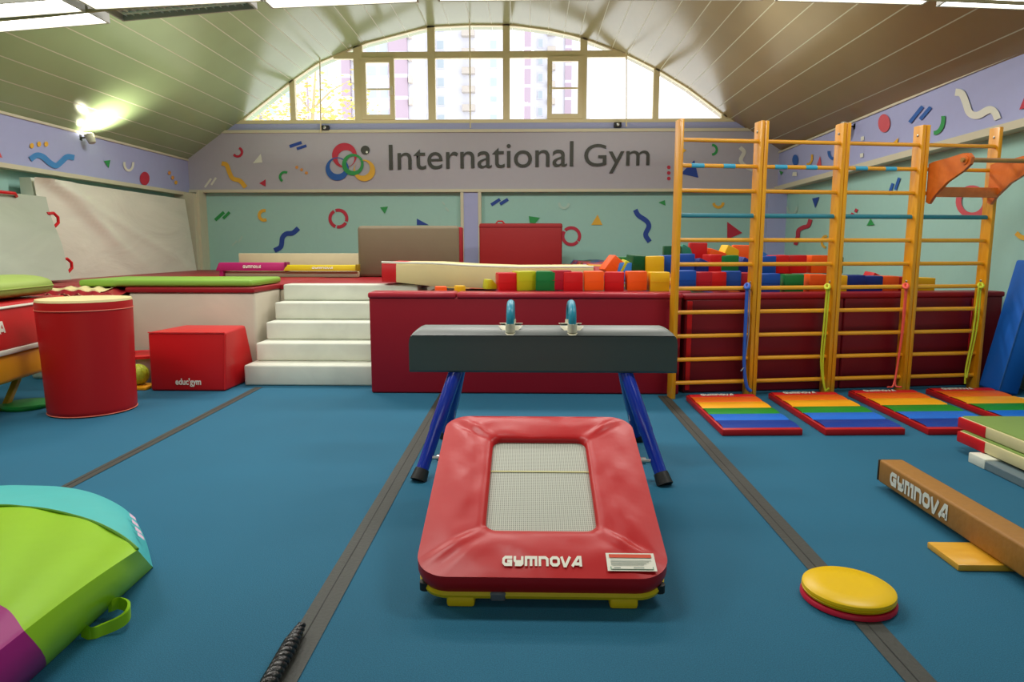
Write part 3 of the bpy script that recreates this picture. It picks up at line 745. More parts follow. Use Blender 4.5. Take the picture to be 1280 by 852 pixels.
# ------------------------------------------------------------------ foam cubes
FC = {'R': ('red', (206, 24, 28)), 'M': ('crimson', (176, 22, 44)), 'O': ('orange', (250, 96, 24)), 'Y': ('yellow', (236, 188, 26)), 'L': ('lime yellow', (196, 196, 30)),
      'G': ('green', (24, 120, 56)), 'D': ('dark green', (14, 88, 50)), 'B': ('blue', (22, 78, 170)), 'N': ('navy blue', (20, 44, 130)), 'A': ('light blue', (50, 124, 210)), 'T': ('teal green', (34, 130, 106))}
S = .19
rows = [
 ('in the front row', 0.0, [(633, 341, 'R', .2), (655, 339, 'L', .35), (682, 339, 'G', .02), (701, 338, 'M', .1), (716, 340, 'R', 0), (742, 339, 'O', .02), (768, 340, 'R', .15), (795, 339, 'O', 0), (823, 340, 'Y', .03),
   (856, 338, 'B', 0), (875, 340, 'M', .1), (893, 340, 'R', .05), (914, 339, 'B', .25), (936, 341, 'M', .1), (960, 342, 'B', 0), (990, 343, 'G', .1), (1020, 343, 'O', .05), (1043, 344, 'Y', .0), (1066, 344, 'N', .08), (1087, 345, 'N', .02), (1107, 345, 'O', 0), (1127, 346, 'R', .06), (1152, 347, 'Y', .05)]),
 ('one row back', .42, [(767, 318, 'O', .75), (780, 329, 'A', .3), (785, 324, 'L', .5), (797, 319, 'D', .25), (817, 320, 'Y', 0), (836, 319, 'B', .04), (855, 317, 'B', 0), (876, 322, 'N', .5), (893, 318, 'R', .2), (909, 319, 'G', .08), (930, 321, 'N', .4), (956, 320, 'B', .02), (972, 319, 'R', .03), (994, 319, 'R', .03), (1021, 319, 'O', .03), (1092, 340, 'R', .35)]),
 ('two rows back', .86, [(782, 321, 'G', .1), (811, 321, 'O', .5), (840, 307, 'D', .1), (855, 306, 'T', .4), (872, 303, 'R', .12), (892, 309, 'O', .4), (911, 305, 'Y', .5), (926, 306, 'O', .2), (944, 309, 'A', .6), (980, 318, 'R', .5), (1040, 321, 'D', .0)]),
]
cubes = []
def pit_y(x):   # world y just behind the pit lip
    return 6.63 if x < 1.4 else 6.72 + (x - 1.45) * .155
def bay(px): return 'left of the wall bars' if px < 838 else 'behind the first wall bar bay' if px < 946 else 'behind the second wall bar bay' if px < 1052 else 'behind the third wall bar bay' if px < 1148 else 'behind the fourth wall bar bay'
for rname, dy, lst in rows:
    for (px, py, c, rot) in lst:
        Y = 6.65
        for _ in range(3): Y = pit_y(PY(px, py, Y).x) + dy
        Yc = Y + S * .5 * (abs(math.cos(rot)) + abs(math.sin(rot)))
        top = PY(px, py, Y).z; x = PY(px, py, Y).x * Yc / Y
        cubes.append([rname, px, c, Vector((x, Yc, top - S)), rot, dy])
def lab_cubes():
    words = ['first', 'second', 'third', 'fourth', 'fifth']
    for c in cubes:
        same = sorted([d for d in cubes if d[0] == c[0] and d[2] == c[2] and bay(d[1]) == bay(c[1])], key=lambda d: d[1])
        lab = f"{FC[c[2]][0]} foam cube {c[0]}, {bay(c[1])}"
        if len(same) > 1: lab = f"{words[same.index(c)]} {FC[c[2]][0]} foam cube {c[0]}, {bay(c[1])}"
        c.append(lab)
lab_cubes()
for rname, px, c, base, rot, dy, lab in cubes:
    t = base
    b = B()
    tilt = (random.uniform(-.12, .12), random.uniform(-.12, .12)) if dy > 0 and rot > .2 else (0, random.uniform(-.02, .02))
    roll = rot if (dy > 0 and rot >= .35) else 0; zr = 0 if roll else (rot if px % 2 else -rot)
    Mx = Matrix.Translation(t + Vector((0, 0, S - S / 2 * (math.cos(roll) + math.sin(roll))))) @ Matrix.Rotation(.3 * roll + zr, 4, 'Z') @ Matrix.Rotation(roll, 4, 'Y') @ Matrix.Rotation(tilt[0], 4, 'X') @ Matrix.Rotation(tilt[1], 4, 'Y')
    h = S / 2
    b.box(-h, h, -h, h, -h, h, 0, .012, 2)
    # puckered seam tab
    b.box(-h * .98, h * .98, -h - .002, -h + .004, -h * .02, h * .02)
    o = obj('foam_cube', b.xf(Matrix.Identity(4)), vinyl('cube_' + c, FC[c][1], .38, .1))
    o.matrix_world = Mx
    tag(o, lab, 'foam cube', 'foam cubes in the pit')
# loose wedges and slabs near the cream mat
for px, py, c, rot, sc, lab in ((614, 349, 'L', .5, .62, 'small lime yellow foam wedge lying beside the cream mat on the pit edge'), (630, 341, 'O', .1, .8, 'upright orange foam piece at the near end of the cube row'), (574, 357, 'Y', .4, .5, 'low yellow foam piece under the cream mat'), (550, 358, 'O', .2, .6, 'low orange foam piece under the cream mat')):
    Y = 6.72; top = PY(px, py, Y); h = S / 2 * sc; b = B()
    Mx = Matrix.Translation((top.x, Y + h, top.z - 2 * h)) @ Matrix.Rotation(rot, 4, 'Z')
    if c == 'L':
        b.hexa([(-h * 1.3, -h, .02), (h * 1.3, -h, .02), (h * 1.3, h, .02), (-h * 1.3, h, .02)], [(-h * 1.1, -h * .9, 2 * h), (-h * .3, -h * .9, 2 * h), (-h * .3, h * .9, 2 * h), (-h * 1.1, h * .9, 2 * h)], 0, .01, 2, Mx)
    else: b.box(-h, h, -h, h, 0, 2 * h, 0, .01, 2, Mx)
    tag(obj('foam_piece', b, vinyl('cube_' + c, FC[c][1], .38, .1)), lab, 'foam piece')

# ------------------------------------------------------------------ things on the platform and in the pit
# cream crash mat with red end lying across the pit
t = thing('crash_mat', 'long cream crash mat with a red end lying across the pit edge', 'mat', (-.5, 8.0, .95))
Y0 = 7.62
P = [PY(477, 328, Y0), PY(495, 328.5, Y0), PY(540, 329, Y0), PY(590, 332, Y0), PY(650, 334, Y0), PY(742, 333.5, Y0)]
Q = [PY(477, 350, Y0), PY(495, 350.5, Y0), PY(540, 355.5, Y0), PY(590, 357.5, Y0), PY(650, 360, Y0), PY(742, 361, Y0)]
def slab(idx):
    b = B(); R_ = []
    for i in idx:
        p, q = P[i], Q[i]
        R_.append([(q.x, Y0 + .01, q.z), (q.x, Y0 + .02, q.z - .02), (q.x, Y0 + 1.1, q.z - .02), (q.x, Y0 + 1.1, p.z - .0), (p.x, Y0 + .03, p.z), (p.x, Y0, p.z - .03)])
    b.loft(R_); return b
obj('red_end', slab((0, 1)), V_red, t, angle=60); obj('mat_body', slab((1, 2, 3, 4, 5)), V_cream, t, angle=60)
b = B(); b.tube([P[0] + Vector((0, 0, .004)), P[1] + Vector((0, 0, .004)), P[2], P[3], P[4], P[5]], .012, 6); obj('piping', b, V_white, t)
# grey mat and red mat standing upright at the back
t = thing('upright_mat', 'brown grey folded mat with red edge standing upright on the platform', 'mat', (-1.9, 10.2, ZP))
pa, pb = PY(446, 282, 9.9), PY(574, 281, 9.9)
b = B(); b.box(pa.x, pb.x, 9.9, 10.12, ZP + .02, pa.z, 0, .05, 3); obj('mat_body', b, vinyl('brown_grey', (118, 106, 84), .55), t)
b = B(); b.box(pb.x - .02, pb.x + .035, 9.93, 10.14, ZP + .02, pb.z - .03, 0, .015, 2); obj('red_edge', b, V_red2, t)
t = thing('upright_mat', 'plain red mat standing upright beyond the pit by the lilac column', 'mat', (-.1, 12.6, .85))
pa, pb = PY(599, 279, 12.6), PY(703, 279, 12.6)
b = B(); b.box(pa.x, pb.x, 12.6, 12.8, .88, pa.z, 0, .03, 3); obj('mat_body', b, vinyl('brick_red', (156, 32, 34), .5), t)
b = B(); b.box(pa.x - .005, pb.x + .005, 12.59, 12.62, pa.z - .07, pa.z - .055); obj('seam', b, V_red2, t)
b = B(); b.tube([(pa.x + .3, 12.65, pa.z - .01), (pa.x + .34, 12.65, pa.z + .04), (pa.x + .42, 12.65, pa.z + .04), (pa.x + .46, 12.65, pa.z - .01)], .015, 6); obj('handle', b, V_red, t)
t = thing('folded_mat', 'flat dark red mat lying in the pit behind the cube heap', 'mat', (.9, 11.5, .9))
b = B(); pa, pb = PY(690, 331, 11.6), PY(760, 331, 11.6); b.box(pa.x, pb.x, 11.6, 12.3, .92, pa.z, 0, .03, 2); obj('mat_body', b, V_red2, t)
# cream slab, board, pink and yellow beams
t = thing('cream_block', 'low cream padded block on the platform under the pink beam', 'block', (-3.4, 10.0, ZP))
pa, pb = PY(279, 339, 9.8), PY(447, 339, 9.8)
b = B(); b.box(pa.x, pb.x, 9.8, 10.5, ZP + .02, pa.z, 0, .02, 2); obj('pad', b, vinyl('beige', (200, 188, 150), .5), t); zsl = pa.z
b = B(); b.box(pa.x + .01, pb.x - .01, 9.795, 9.81, zsl - .055, zsl - .048); obj('seam', b, V_white, t)
t = thing('wall_board', 'pale beige board standing behind the pink and yellow beams', 'board', (-3.2, 10.6, ZP))
pa, pb = PY(298, 317.5, 10.6), PY(448, 315.5, 10.6)
b = B(); b.box(pa.x, pb.x, 10.6, 10.68, ZP + .02, (pa.z + pb.z) / 2, 0, .01, 2); obj('board', b, mat('beige_board', (196, 182, 150), .6), t)
def low_beam(px0, px1, ya, yb, Y, color, name, lab, sh, textw):
    pa, pb = PY(px0, ya, Y), PY(px1, ya, Y); z0 = PY(px0, yb, Y).z
    t = thing('low_beam', lab, 'beam', ((pa.x + pb.x) / 2, Y, z0))
    b = B(); d = .12
    b.hexa([(pa.x - .02, Y, z0), (pb.x, Y, z0), (pb.x, Y + d, z0), (pa.x - .02, Y + d, z0)], [(pa.x + .03, Y + .02, pa.z), (pb.x - .01, Y + .02, pa.z), (pb.x - .01, Y + d, pa.z), (pa.x + .03, Y + d, pa.z)], 0, .012, 2)
    obj('beam', b, color, t)
    b = B(); b.hexa([(pb.x - .02, Y - .004, z0 - .004), (pb.x + .02, Y - .004, z0 - .004), (pb.x + .02, Y + d, z0 - .004), (pb.x - .02, Y + d, z0 - .004)], [(pb.x - .02, Y - .004, pa.z + .008), (pb.x + .02, Y - .004, pa.z + .008), (pb.x + .02, Y + d, pa.z + .008), (pb.x - .02, Y + d, pa.z + .008)], 0, .006, 1); obj('end_cap', b, vinyl(name + '_cap', sh), t)
    xc = pa.x + (pb.x - pa.x) * .38; hh = (pa.z - z0)
    o = maker_b(lambda u, v: Vector((xc + u, Y - .004 + .02 * (.35 + v / hh), z0 + hh * .35 + v)), textw, hh * .32); obj('lettering', o, V_txt, t, smooth=False)
    return t, pa, z0
t, pa, z0 = low_beam(270, 357, 328, 338.5, 9.72, vinyl('magenta', (176, 30, 104)), 'magenta', 'magenta pink low beam lying on the cream block', (130, 22, 80), .26)
b = B(); b.box(pa.x + .03, pa.x + .09, 9.73, 9.83, ZP + .02, z0 + .01, 0, .008, 1); obj('leg', b, vinyl('magenta', (176, 30, 104)), t)
low_beam(355, 446, 331, 338.5, 9.7, vinyl('mustard', (206, 184, 20)), 'mustard', 'mustard yellow low beam lying next to the pink beam', (150, 128, 20), .3)

# white crash mats against the left wall
t = thing('crash_mat', 'large cream white crash mat standing along the side wall by the corner', 'mat', (-6.4, 11, ZP))
M_sheet = wrinkle_mat('sheet_white', (222, 222, 204), .5, .5, 1.3, (1, .6, 1.6))
c0 = PX(41, 221, -6.42); c1 = PX(231, 249, -6.42)
ya_, yb_ = c0.y, min(c1.y, YB - .5); zt0, zt1 = c0.z, c1.z
def sheet(u, v):
    y = ya_ + (yb_ - ya_) * u; z = ZP + .02 + (zt0 + (zt1 - zt0) * u - ZP - .02) * v
    fold = .05 * math.exp(-((u - .15 - (1 - v) * .35) / .05) ** 2) * v + .04 * math.exp(-((u - .06 - (1 - v) * .55) / .04) ** 2) * v + .03 * math.exp(-((u - .05 - (1 - v) * .95) / .05) ** 2) * v
    return Vector((-6.42 + .14 * (1 - v) + 1.5 * fold + .025 * math.sin(PI * u) * math.sin(PI * v), y, z))
b = B(); b.grid(60, 26, sheet); obj('front_cover', b, M_sheet, t, angle=180)
b = B(); b.hexa([(-6.6, ya_, ZP + .02), (-6.32, ya_, ZP + .02), (-6.32, yb_, ZP + .02), (-6.6, yb_, ZP + .02)], [(-6.6, ya_, zt0 - .005), (-6.45, ya_, zt0 - .005), (-6.45, yb_, zt1 - .005), (-6.6, yb_, zt1 - .005)]); obj('mat_core', b, V_white, t, smooth=False)
t = thing('crash_mat', 'grey white crash mat with red carrying loops, tilted in front of the cream white one', 'mat', (-6.1, 8.3, ZP))
M_sheet2 = wrinkle_mat('sheet_grey', (172, 180, 162), .5, .35, 1.5, (1, .7, 1.3))
tl = PX(57, 246, -6.33); br = PX(91, 358, -5.75); br.z = ZP + .05
yF = tl.y
def sheet2(u, v):
    y = 6.9 + ((br.y + (tl.y - br.y) * v) - 6.9) * u
    return Vector((br.x + (tl.x - br.x) * v + .03 * math.sin(PI * u) * math.sin(PI * v) + .012 * math.sin(9 * v + 4 * u), y, br.z + (tl.z - br.z) * v + .02 * (1 - u)))
b = B(); b.grid(30, 24, sheet2); obj('front_cover', b, M_sheet2, t, angle=180)
b = B()
g_ = lambda u, v, o: sheet2(u, v) + Vector((o, 0, 0))
b.hexa([g_(0, 0, -.24), g_(0, 0, -.015), g_(1, 0, -.015), g_(1, 0, -.24)], [g_(0, 1, -.2), g_(0, 1, -.015), g_(1, 1, -.015), g_(1, 1, -.2)])
obj('mat_core', b, V_white, t, smooth=False)
def loop(pts): b = B(); b.tube(pts, .02, 8); return b
for px, py in ((65, 275), (82, 332)):
    c = PX(px, py, -6.05 if py > 300 else -6.22)
    obj('carrying_loop', loop([c + Vector((.0, -.08, .08)), c + Vector((.03, .0, .09)), c + Vector((.04, .06, .04)), c + Vector((.04, .06, -.03)), c + Vector((.03, .0, -.08)), c + Vector((0, -.08, -.08))]), V_red, t)
c = PX(8, 244, -6.3)
obj('carrying_loop', loop([c + Vector((0, -.25, .0)), c + Vector((.03, -.18, .03)), c + Vector((.03, .1, .03)), c + Vector((0, .16, 0))]), V_red, t)

# ------------------------------------------------------------------ left foreground stack
dirv = Vector((-.14, .99, 0)).normalized(); ang_l = math.atan2(dirv.y, dirv.x) - PI / 2
ML = Matrix.Translation((-4.34, 6.05, 0)) @ Matrix.Rotation(ang_l, 4, 'Z')      # local: face on x=0, y back
t = thing('trestle_base', 'yellow padded base on wooden legs under the red vaulting block', 'base', (-4.6, 6.0, 0))
b = B(); b.box(-.75, .03, -2.6, .1, .285, .52, 0, .04, 3, ML); obj('pad', b, vinyl('amber', (232, 160, 24)), t)
W_leg = wood_mat('leg_wood', (190, 150, 40), (206, 168, 60), (5, 5, 1))
for y0 in (-.36, -2.2):
    for x_ in (-.22, -.72):
        b = B(); b.hexa([(x_ - .05, y0, .03), (x_, y0, .03), (x_, y0 + .07, .03), (x_ - .05, y0 + .07, .03)], [(x_ - .05, y0 + .26, .29), (x_, y0 + .26, .29), (x_, y0 + .33, .29), (x_ - .05, y0 + .33, .29)], 0, .006, 1, ML); obj('leg', b, W_leg, t)
for x_ in (-.21, -.71):
    b = B(); b.box(x_ - .07, x_, -2.4, -.28, .0, .035, 0, .008, 1, ML); obj('runner', b, W_leg, t)
t = thing('vaulting_block', 'red block with white maker lettering stacked on the yellow base', 'block', (-4.6, 6.0, .52))
b = B(); b.hexa([(-.75, -2.7, .56), (.05, -2.7, .56), (.05, .4, .56), (-.75, .4, .56)], [(-.7, -2.7, .93), (-.02, -2.7, .93), (-.02, .35, .93), (-.7, .35, .93)], 0, .025, 3, ML); obj('padding', b, V_red, t)
b = B(); b.box(-.74, .055, -2.7, .4, .523, .565, 0, .01, 2, ML); obj('base_band', b, V_white, t)
b = B(); b.tube([ML @ Vector((.0, -2.6, .895)), ML @ Vector((.0, .35, .895))], .012, 6); obj('piping', b, V_white, t)
o = maker_b(lambda u, v: ML @ Vector((.056 - .075 * (.14 + v) / .37, -1.32 + u, .70 + v)), .62, .085)
obj('lettering', o, V_txt, t, smooth=False)
t = thing('bolster', 'soft green rounded bolster lying on the red vaulting block', 'bolster', (-4.7, 6.1, .93))
b = B(); ring_ = []
for k in range(15):
    s_ = k / 14; yy = -2.6 + 2.98 * s_; e = min(1, math.sqrt(max(0.02, 1 - max(0, (s_ - .94) / .06) ** 2)))
    ring_.append([ML @ Vector((-.36 + .33 * e * math.cos(a), yy, .935 + .1 * (1 + (e * 1.0) * math.copysign(abs(math.sin(a)) ** .7, math.sin(a))))) for a in [2 * PI * q / 24 for q in range(24)]])
b.loft(ring_); obj('cushion', b, vinyl('olive_green', (150, 172, 84), .55), t, angle=70)
b = B(); b.tube([r[0] + (r[0] - r[12]).normalized() * .003 for r in ring_[:14]], .006, 6); obj('seam', b, vinyl('olive_green', (150, 172, 84), .55), t)

# red barrel
bx, by = -3.735, 5.64
t = thing('foam_barrel', 'tall red foam barrel with cream lid standing on the carpet', 'barrel', (bx, by, 0))
prof_ = [(.318, .0), (.332, .012), (.335, .05), (.342, .45), (.354, .84), (.356, .92), (.35, .95)]
b = B(); b.lathe(prof_, 48, (bx, by, 0)); obj('body', b, vinyl('barrel_red', (180, 20, 24), .45, .2, scale=3), t, angle=50)
b = B(); b.lathe([(.354, .94), (.348, .958), (.28, .962), (.05, .955), (.01, .955)], 48, (bx, by, 0)); obj('lid', b, V_cream, t)
b = B()
for z, r in ((.875, .3575), (.012, .334)): b.tube([(bx + r * math.cos(a), by + r * math.sin(a), z) for a in [2 * PI * q / 48 for q in range(48)]], .004, 6, closed=True)
obj('piping', b, vinyl('pink_pipe', (220, 120, 100)), t)

# red trapezoid block
t = thing('foam_block', 'red trapezoid foam block with small white lettering before the stairs', 'block', (-3.3, 6.7, 0))
b = B(); b.hexa([(-3.66, 6.40, 0), (-2.93, 6.40, 0), (-2.90, 7.10, 0), (-3.66, 7.10, 0)], [(-3.66, 6.41, .575), (-2.90, 6.41, .575), (-2.96, 7.02, .575), (-3.6, 7.02, .575)], 0, .025, 3); obj('padding', b, V_red, t)
def edg(p, q): b.tube([p, q], .006, 6)
b = B(); edg((-3.65, 6.405, .572), (-2.905, 6.405, .572)); obj('piping', b, vinyl('bright_red', (220, 40, 40)), t)
b = B(); edg((-2.905, 6.405, .56), (-2.935, 6.4, .02)); obj('piping', b, vinyl('bright_red', (220, 40, 40)), t)
pa, pb = PY(220, 483, 6.4), PY(252, 483, 6.4)
obj('lettering', text_b("educ'gym", lambda u, v: Vector((pa.x + u, 6.394 + v * .02, pa.z + v)), pb.x - pa.x, .085, .03), V_txt, t, smooth=False)
# tub with balls, small mats beside the barrel
t = thing('ball_tub', 'clear plastic tub with red rim half hidden behind the red barrel', 'tub', (-4.02, 6.95, 0))
M_tub = mat('frosted_plastic', (196, 176, 176), .3, 0, 4, .05)
b = B(); b.lathe([(.19, .0), (.2, .01), (.23, .26), (.225, .262), (.195, .012), (.02, .01)], 28, (-4.02, 6.95, .0)); obj('tub_body', b, M_tub, t)
b = B(); b.lathe([(.22, .255), (.26, .26), (.26, .285), (.225, .29), (.215, .275)], 28, (-4.02, 6.95, .0)); obj('rim', b, V_red, t)
M_ball = mat('net_ball', (176, 190, 40), .5, .3, 40, .3); M_ball2 = mat('purple_ball', (86, 66, 110), .5)
for x, y, z, r, m_, lab in ((-3.86, 6.55, .17, .10, M_ball, 'yellow green netted ball beside the clear tub'), (-3.72, 6.74, .14, .07, M_ball2, 'purple ball between the clear tub and the red foam block')):
    b = B(); bmesh.ops.create_uvsphere(b.bm, u_segments=20, v_segments=12, radius=r, matrix=Matrix.Translation((x, y, r if z < .16 else r + .035)))
    for q in range(5):
        a = PI * q / 5; b.tube([(x + r * 1.01 * math.cos(a) * math.cos(w), y + r * 1.01 * math.sin(a) * math.cos(w), (r if z < .16 else r + .035) + r * 1.01 * math.sin(w)) for w in [2 * PI * s_ / 24 for s_ in range(24)]], .004, 5, closed=True)
    tag(obj('ball', b, m_), lab, 'ball')
b = B(); b.box(-3.99, -3.72, 6.42, 6.66, .0, .033, 0, .01, 2); tag(obj('floor_tile', b, vinyl('amber', (232, 160, 24))), 'small yellow foam tile on the carpet under the netted ball', 'tile')
b = B(); b.lathe([(.19, 0), (.2, .012), (.2, .028), (.19, .04), (.02, .044)], 32, (-4.38, 5.72, 0)); tag(obj('floor_disc', b, vinyl('disc_green', (30, 140, 60))), 'green round disc lying on the carpet beside the red barrel', 'disc')

# ------------------------------------------------------------------ bright segmented cushion, bottom left
t = thing('play_cushion', 'lime green, teal and magenta round play cushion with a strap handle', 'cushion', (-2.3, 2.3, 0))
H = .2
A_ = Vector((-1.585, 1.25)); 
outer = [PZ(191, 704, .02)] + [PZ(*p, .02) for p in ((181, 668), (166, 641), (146, 625), (116, 612), (80, 605.5), (40, 604), (0, 604.5), (-60, 612))]
outer = [Vector((p.x, p.y, 0)) for p in outer]
outer += [Vector((-3.75, 3.4, 0)), Vector((-4.0, 2.9, 0))]
inner = [PZ(172, 687, H)] + [PZ(*p, H) for p in ((158, 675), (139, 663), (115, 652), (85, 643), (60, 637.5), (30, 634), (0, 632), (-60, 634))]
inner = [Vector((p.x, p.y, H)) for p in inner]
inner += [Vector((-3.2, 2.75, H)), Vector((-3.35, 2.4, H))]
outer = smoothline([(p.x, p.y, p.z) for p in outer], 4); inner = smoothline([(p.x, p.y, p.z) for p in inner], 4)
# rim: sloped, slightly swollen
b = B()
nR = 6
def rimp(i, v):
    p, q = outer[i], inner[i]; w = p.lerp(q, v); e = min(1, i / 6); w.z = H * (v ** (1 - .2 * e)) + .02 * e * math.sin(PI * v); return w
V_ = [[b.bm.verts.new(rimp(i, j / nR)) for i in range(len(outer))] for j in range(nR + 1)]
for j in range(nR):
    for i in range(len(outer) - 1): 
        f_ = b.bm.faces.new((V_[j][i], V_[j][i + 1], V_[j + 1][i + 1], V_[j + 1][i])); f_.material_index = 1 if i > 29 else 0
obj('rim_panel', b, [vinyl('teal', (84, 200, 196), .35), vinyl('amber', (232, 160, 24))], t, angle=80)
# top: fan of rings from the inner arc towards the hub; swell a little
hub = Vector((-1.53, .95, H))
seamv = .39                       # where lime meets magenta
def topp(i, v):
    q = inner[i]; w = q.lerp(hub, v)
    w.z = H + .022 * math.sin(PI * min(1, v * 1.2)) + .004 * math.sin(8 * v + i * .6) ; 
    return w
def fan(v0, v1, n_):
    b = B()
    W_ = [[b.bm.verts.new(topp(i, v0 + (v1 - v0) * j / n_)) for i in range(len(inner))] for j in range(n_ + 1)]
    for j in range(n_):
        for i in range(len(inner) - 1): b.bm.faces.new((W_[j][i], W_[j][i + 1], W_[j + 1][i + 1], W_[j + 1][i]))
    # straight side wall below the edge i=0
    base0 = outer[0]; e0 = Vector((-1.56, 1.0, 0))
    S_ = []
    for j in range(n_ + 1):
        v = v0 + (v1 - v0) * j / n_; tp_ = topp(0, v); bt = base0.lerp(e0 + Vector((-.5, 0, 0)), v)
        bt = base0.lerp(Vector((hub.x - .02, hub.y, 0)), v)
        col = []
        for k in range(6):
            s_ = k / 5; w = bt.lerp(tp_, s_); w += Vector((.04, -.02, 0)) * math.sin(PI * s_) * min(1, v * 9); 
            if k == 0: w.z = .004
            col.append(b.bm.verts.new(w) if k < 5 else W_[j][0])
        S_.append(col)
    for j in range(n_):
        for k in range(5): b.bm.faces.new((S_[j][k], S_[j][k + 1], S_[j + 1][k + 1], S_[j + 1][k]))
    return b
obj('lime_panel', fan(0, seamv, 14), vinyl('lime', (150, 202, 30), .36, .25, scale=3), t, angle=70)
obj('magenta_panel', fan(seamv, .98, 8), vinyl('fuchsia', (160, 34, 120), .36, .2, scale=3), t, angle=70)
b = B(); b.tube([p + Vector((0, 0, .003)) for p in inner], .006, 6); obj('piping', b, vinyl('dark_lime', (96, 150, 40)), t)
hp = [PZ(138, 757, .05), PZ(150, 753, .05), PZ(161, 758, .055), PZ(160, 768, .05), PZ(150, 777, .035), PZ(130, 786, .02), PZ(116, 791, .02), PZ(104, 787, .03)]
b = B()
hp = smoothline([tuple(p) for p in hp], 5)
b.loft([[p + Vector((-.005, -.008, -.022)), p + Vector((.007, -.004, -.02)), p + Vector((.006, 0, .022)), p + Vector((-.006, 0, .022))] for p in hp]); obj('strap_handle', b, vinyl('lime', (150, 202, 30)), t)
for k, (px, py) in enumerate(((165, 647), (168, 655), (172, 664), (175, 671))):
    b = B(); c = PZ(px, py, .13); b.face([c + Vector((-.018, .012, .02)), c + Vector((.0, -.014, .014)), c + Vector((.024, -.006, -.012)), c + Vector((.004, .018, -.005))])
    obj('printed_letter', b, mat('pale_pink_print', (226, 190, 214), .6), t, smooth=False)

# black twisted rope end lying on the strip
b = B()
p0 = Vector((-.815, 2.28, .03)); p1 = Vector((-.80, 1.55, .03)); nn = 120
for s_ in range(3):
    path = []; rr = []
    for k in range(nn):
        v = k / (nn - 1); a = 2 * PI * (v * 9 + s_ / 3); e = .55 + .45 * min(1, v * 6)
        path.append(p0.lerp(p1, v) + Vector((math.cos(a) * .013 * e, 0, math.sin(a) * .013 * e))); rr.append(.0165 * e)
    b.tube(path, rr, 10)
tag(obj('twisted_rope', b, mat('black_rope', (20, 20, 20), .28, .3, 60, .2)), 'black twisted rope end lying on the floor strip', 'rope')

# ------------------------------------------------------------------ mini trampoline
t = thing('mini_trampoline', 'red padded mini trampoline tilted in front of the pommel horse', 'trampoline', (.06, 3.0, 0))
TC = Vector((.055, 2.445, .128)); slope = math.atan2(.33, 1.16); TL = 1.215
MT = Matrix.Translation(TC) @ Matrix.Rotation(slope, 4, 'X')
def rrect(x0, x1, y0, y1, r, ne=12, nc=10):
    out = []
    for cx, cy, a in ((x1 - r, y1 - r, 0), (x0 + r, y1 - r, 90), (x0 + r, y0 + r, 180), (x1 - r, y0 + r, 270)):
        arc_ = arc2(cx, cy, r, a, a + 90, nc); out += arc_
        nxt = {0: (x0 + r, y1), 90: (x0, y0 + r), 180: (x1 - r, y0), 270: (x1, y1 - r)}[a]
        for k in range(1, ne): out.append((arc_[-1][0] + (nxt[0] - arc_[-1][0]) * k / ne, arc_[-1][1] + (nxt[1] - arc_[-1][1]) * k / ne))
    return out
OX = .492
lo = rrect(-OX, OX, 0, TL, .125); li = rrect(-.235, .235, .285, 1.0, .05)
def pad_ring(v, out_z):
    pass
b = B(); rings = []
NL = len(lo)
def padpt(i, v):
    o_, i_ = Vector(lo[i]), Vector(li[i]); p = o_.lerp(i_, v)
    z = .02 * math.sin(PI * min(1, .12 + v * .88)) ** .45
    dx = (abs(p.x) - .235) ; dyv = min(p.y - .285, 1.0 - p.y)
    corner = math.exp(-((abs(p.x) - .235 - max(0, max(.285 - p.y, p.y - 1.0))) / .035) ** 2) if (p.y < .285 or p.y > 1.0) else 0
    z += .010 * corner * math.sin(PI * v) - .006 * math.exp(-(((abs(p.x) - .235 - max(0, max(.285 - p.y, p.y - 1.0))) - .06) / .03) ** 2) * math.sin(PI * v)
    z += .003 * math.sin(23 * p.x + 17 * p.y) * math.sin(PI * v) + .003 * math.sin(31 * p.y + 5 * math.sin(9 * p.x)) * math.sin(PI * v)
    return MT @ Vector((p.x, p.y, z))
for z in (-.07, -.035, -.01): rings.append([MT @ Vector((p[0] * (1 if z > -.06 else .985), (p[1] - .6) * (1.006 if z > -.06 else .985) + .6, z)) for p in lo])
for j in range(13): rings.append([padpt(i, j / 12) for i in range(NL)])
rings.append([MT @ Vector((p[0], p[1], -.03)) for p in li])
b.loft(rings, caps=False)
obj('pad', b, vinyl('pad_red', (186, 22, 26), .36, .22, scale=4), t, angle=70)
b = B(); b.face([MT @ Vector((p[0] * 1.04, (p[1] - .64) * 1.03 + .64, -.02)) for p in li]); obj('jump_bed', b, M_bed, t, smooth=False)
b = B(); b.box(-.235, .235, .735, .745, -.018, -.016, M=MT); obj('centre_line', b, vinyl('pale_line', (206, 200, 140)), t, smooth=False)
fr = rrect(-OX + .025, OX - .025, .02, TL - .02, .1)
b = B(); b.tube([MT @ Vector((p[0], p[1], -.085)) for p in fr], .02, 8, closed=True); fo = obj('frame', b, V_yel, t)
b = B(); b.box(-.2, -.14, -.003, .02, -.107, -.066, 0, .006, 1, MT); obj('grey_sleeve', b, mat('grey_sleeve', (110, 110, 116), .4), t)
for sx in (-1, 1):
    b = B(); x = .055 + sx * .315; b.box(x - .055, x + .055, 2.47, 2.60, .0, .045, 0, .012, 2); obj('foot', b, V_yel, t)
    b = B(); b.tube([Vector((x, 3.52, .30)), Vector((x, 3.66, .0))], .02, 8); obj('rear_leg', b, V_yel, t)
    b = B(); b.box(x - .035, x + .035, 2.52, 2.58, .03, .07, 0, .005, 1); obj('bracket', b, V_yel, t)
    b = B(); c = MT @ Vector((sx * (OX - .035), .06, -.085)); b.lathe([(.012, -.02), (.024, -.016), (.024, .016), (.012, .02)], 12, M=Matrix.Translation(c)); obj('corner_cap', b, V_black, t)
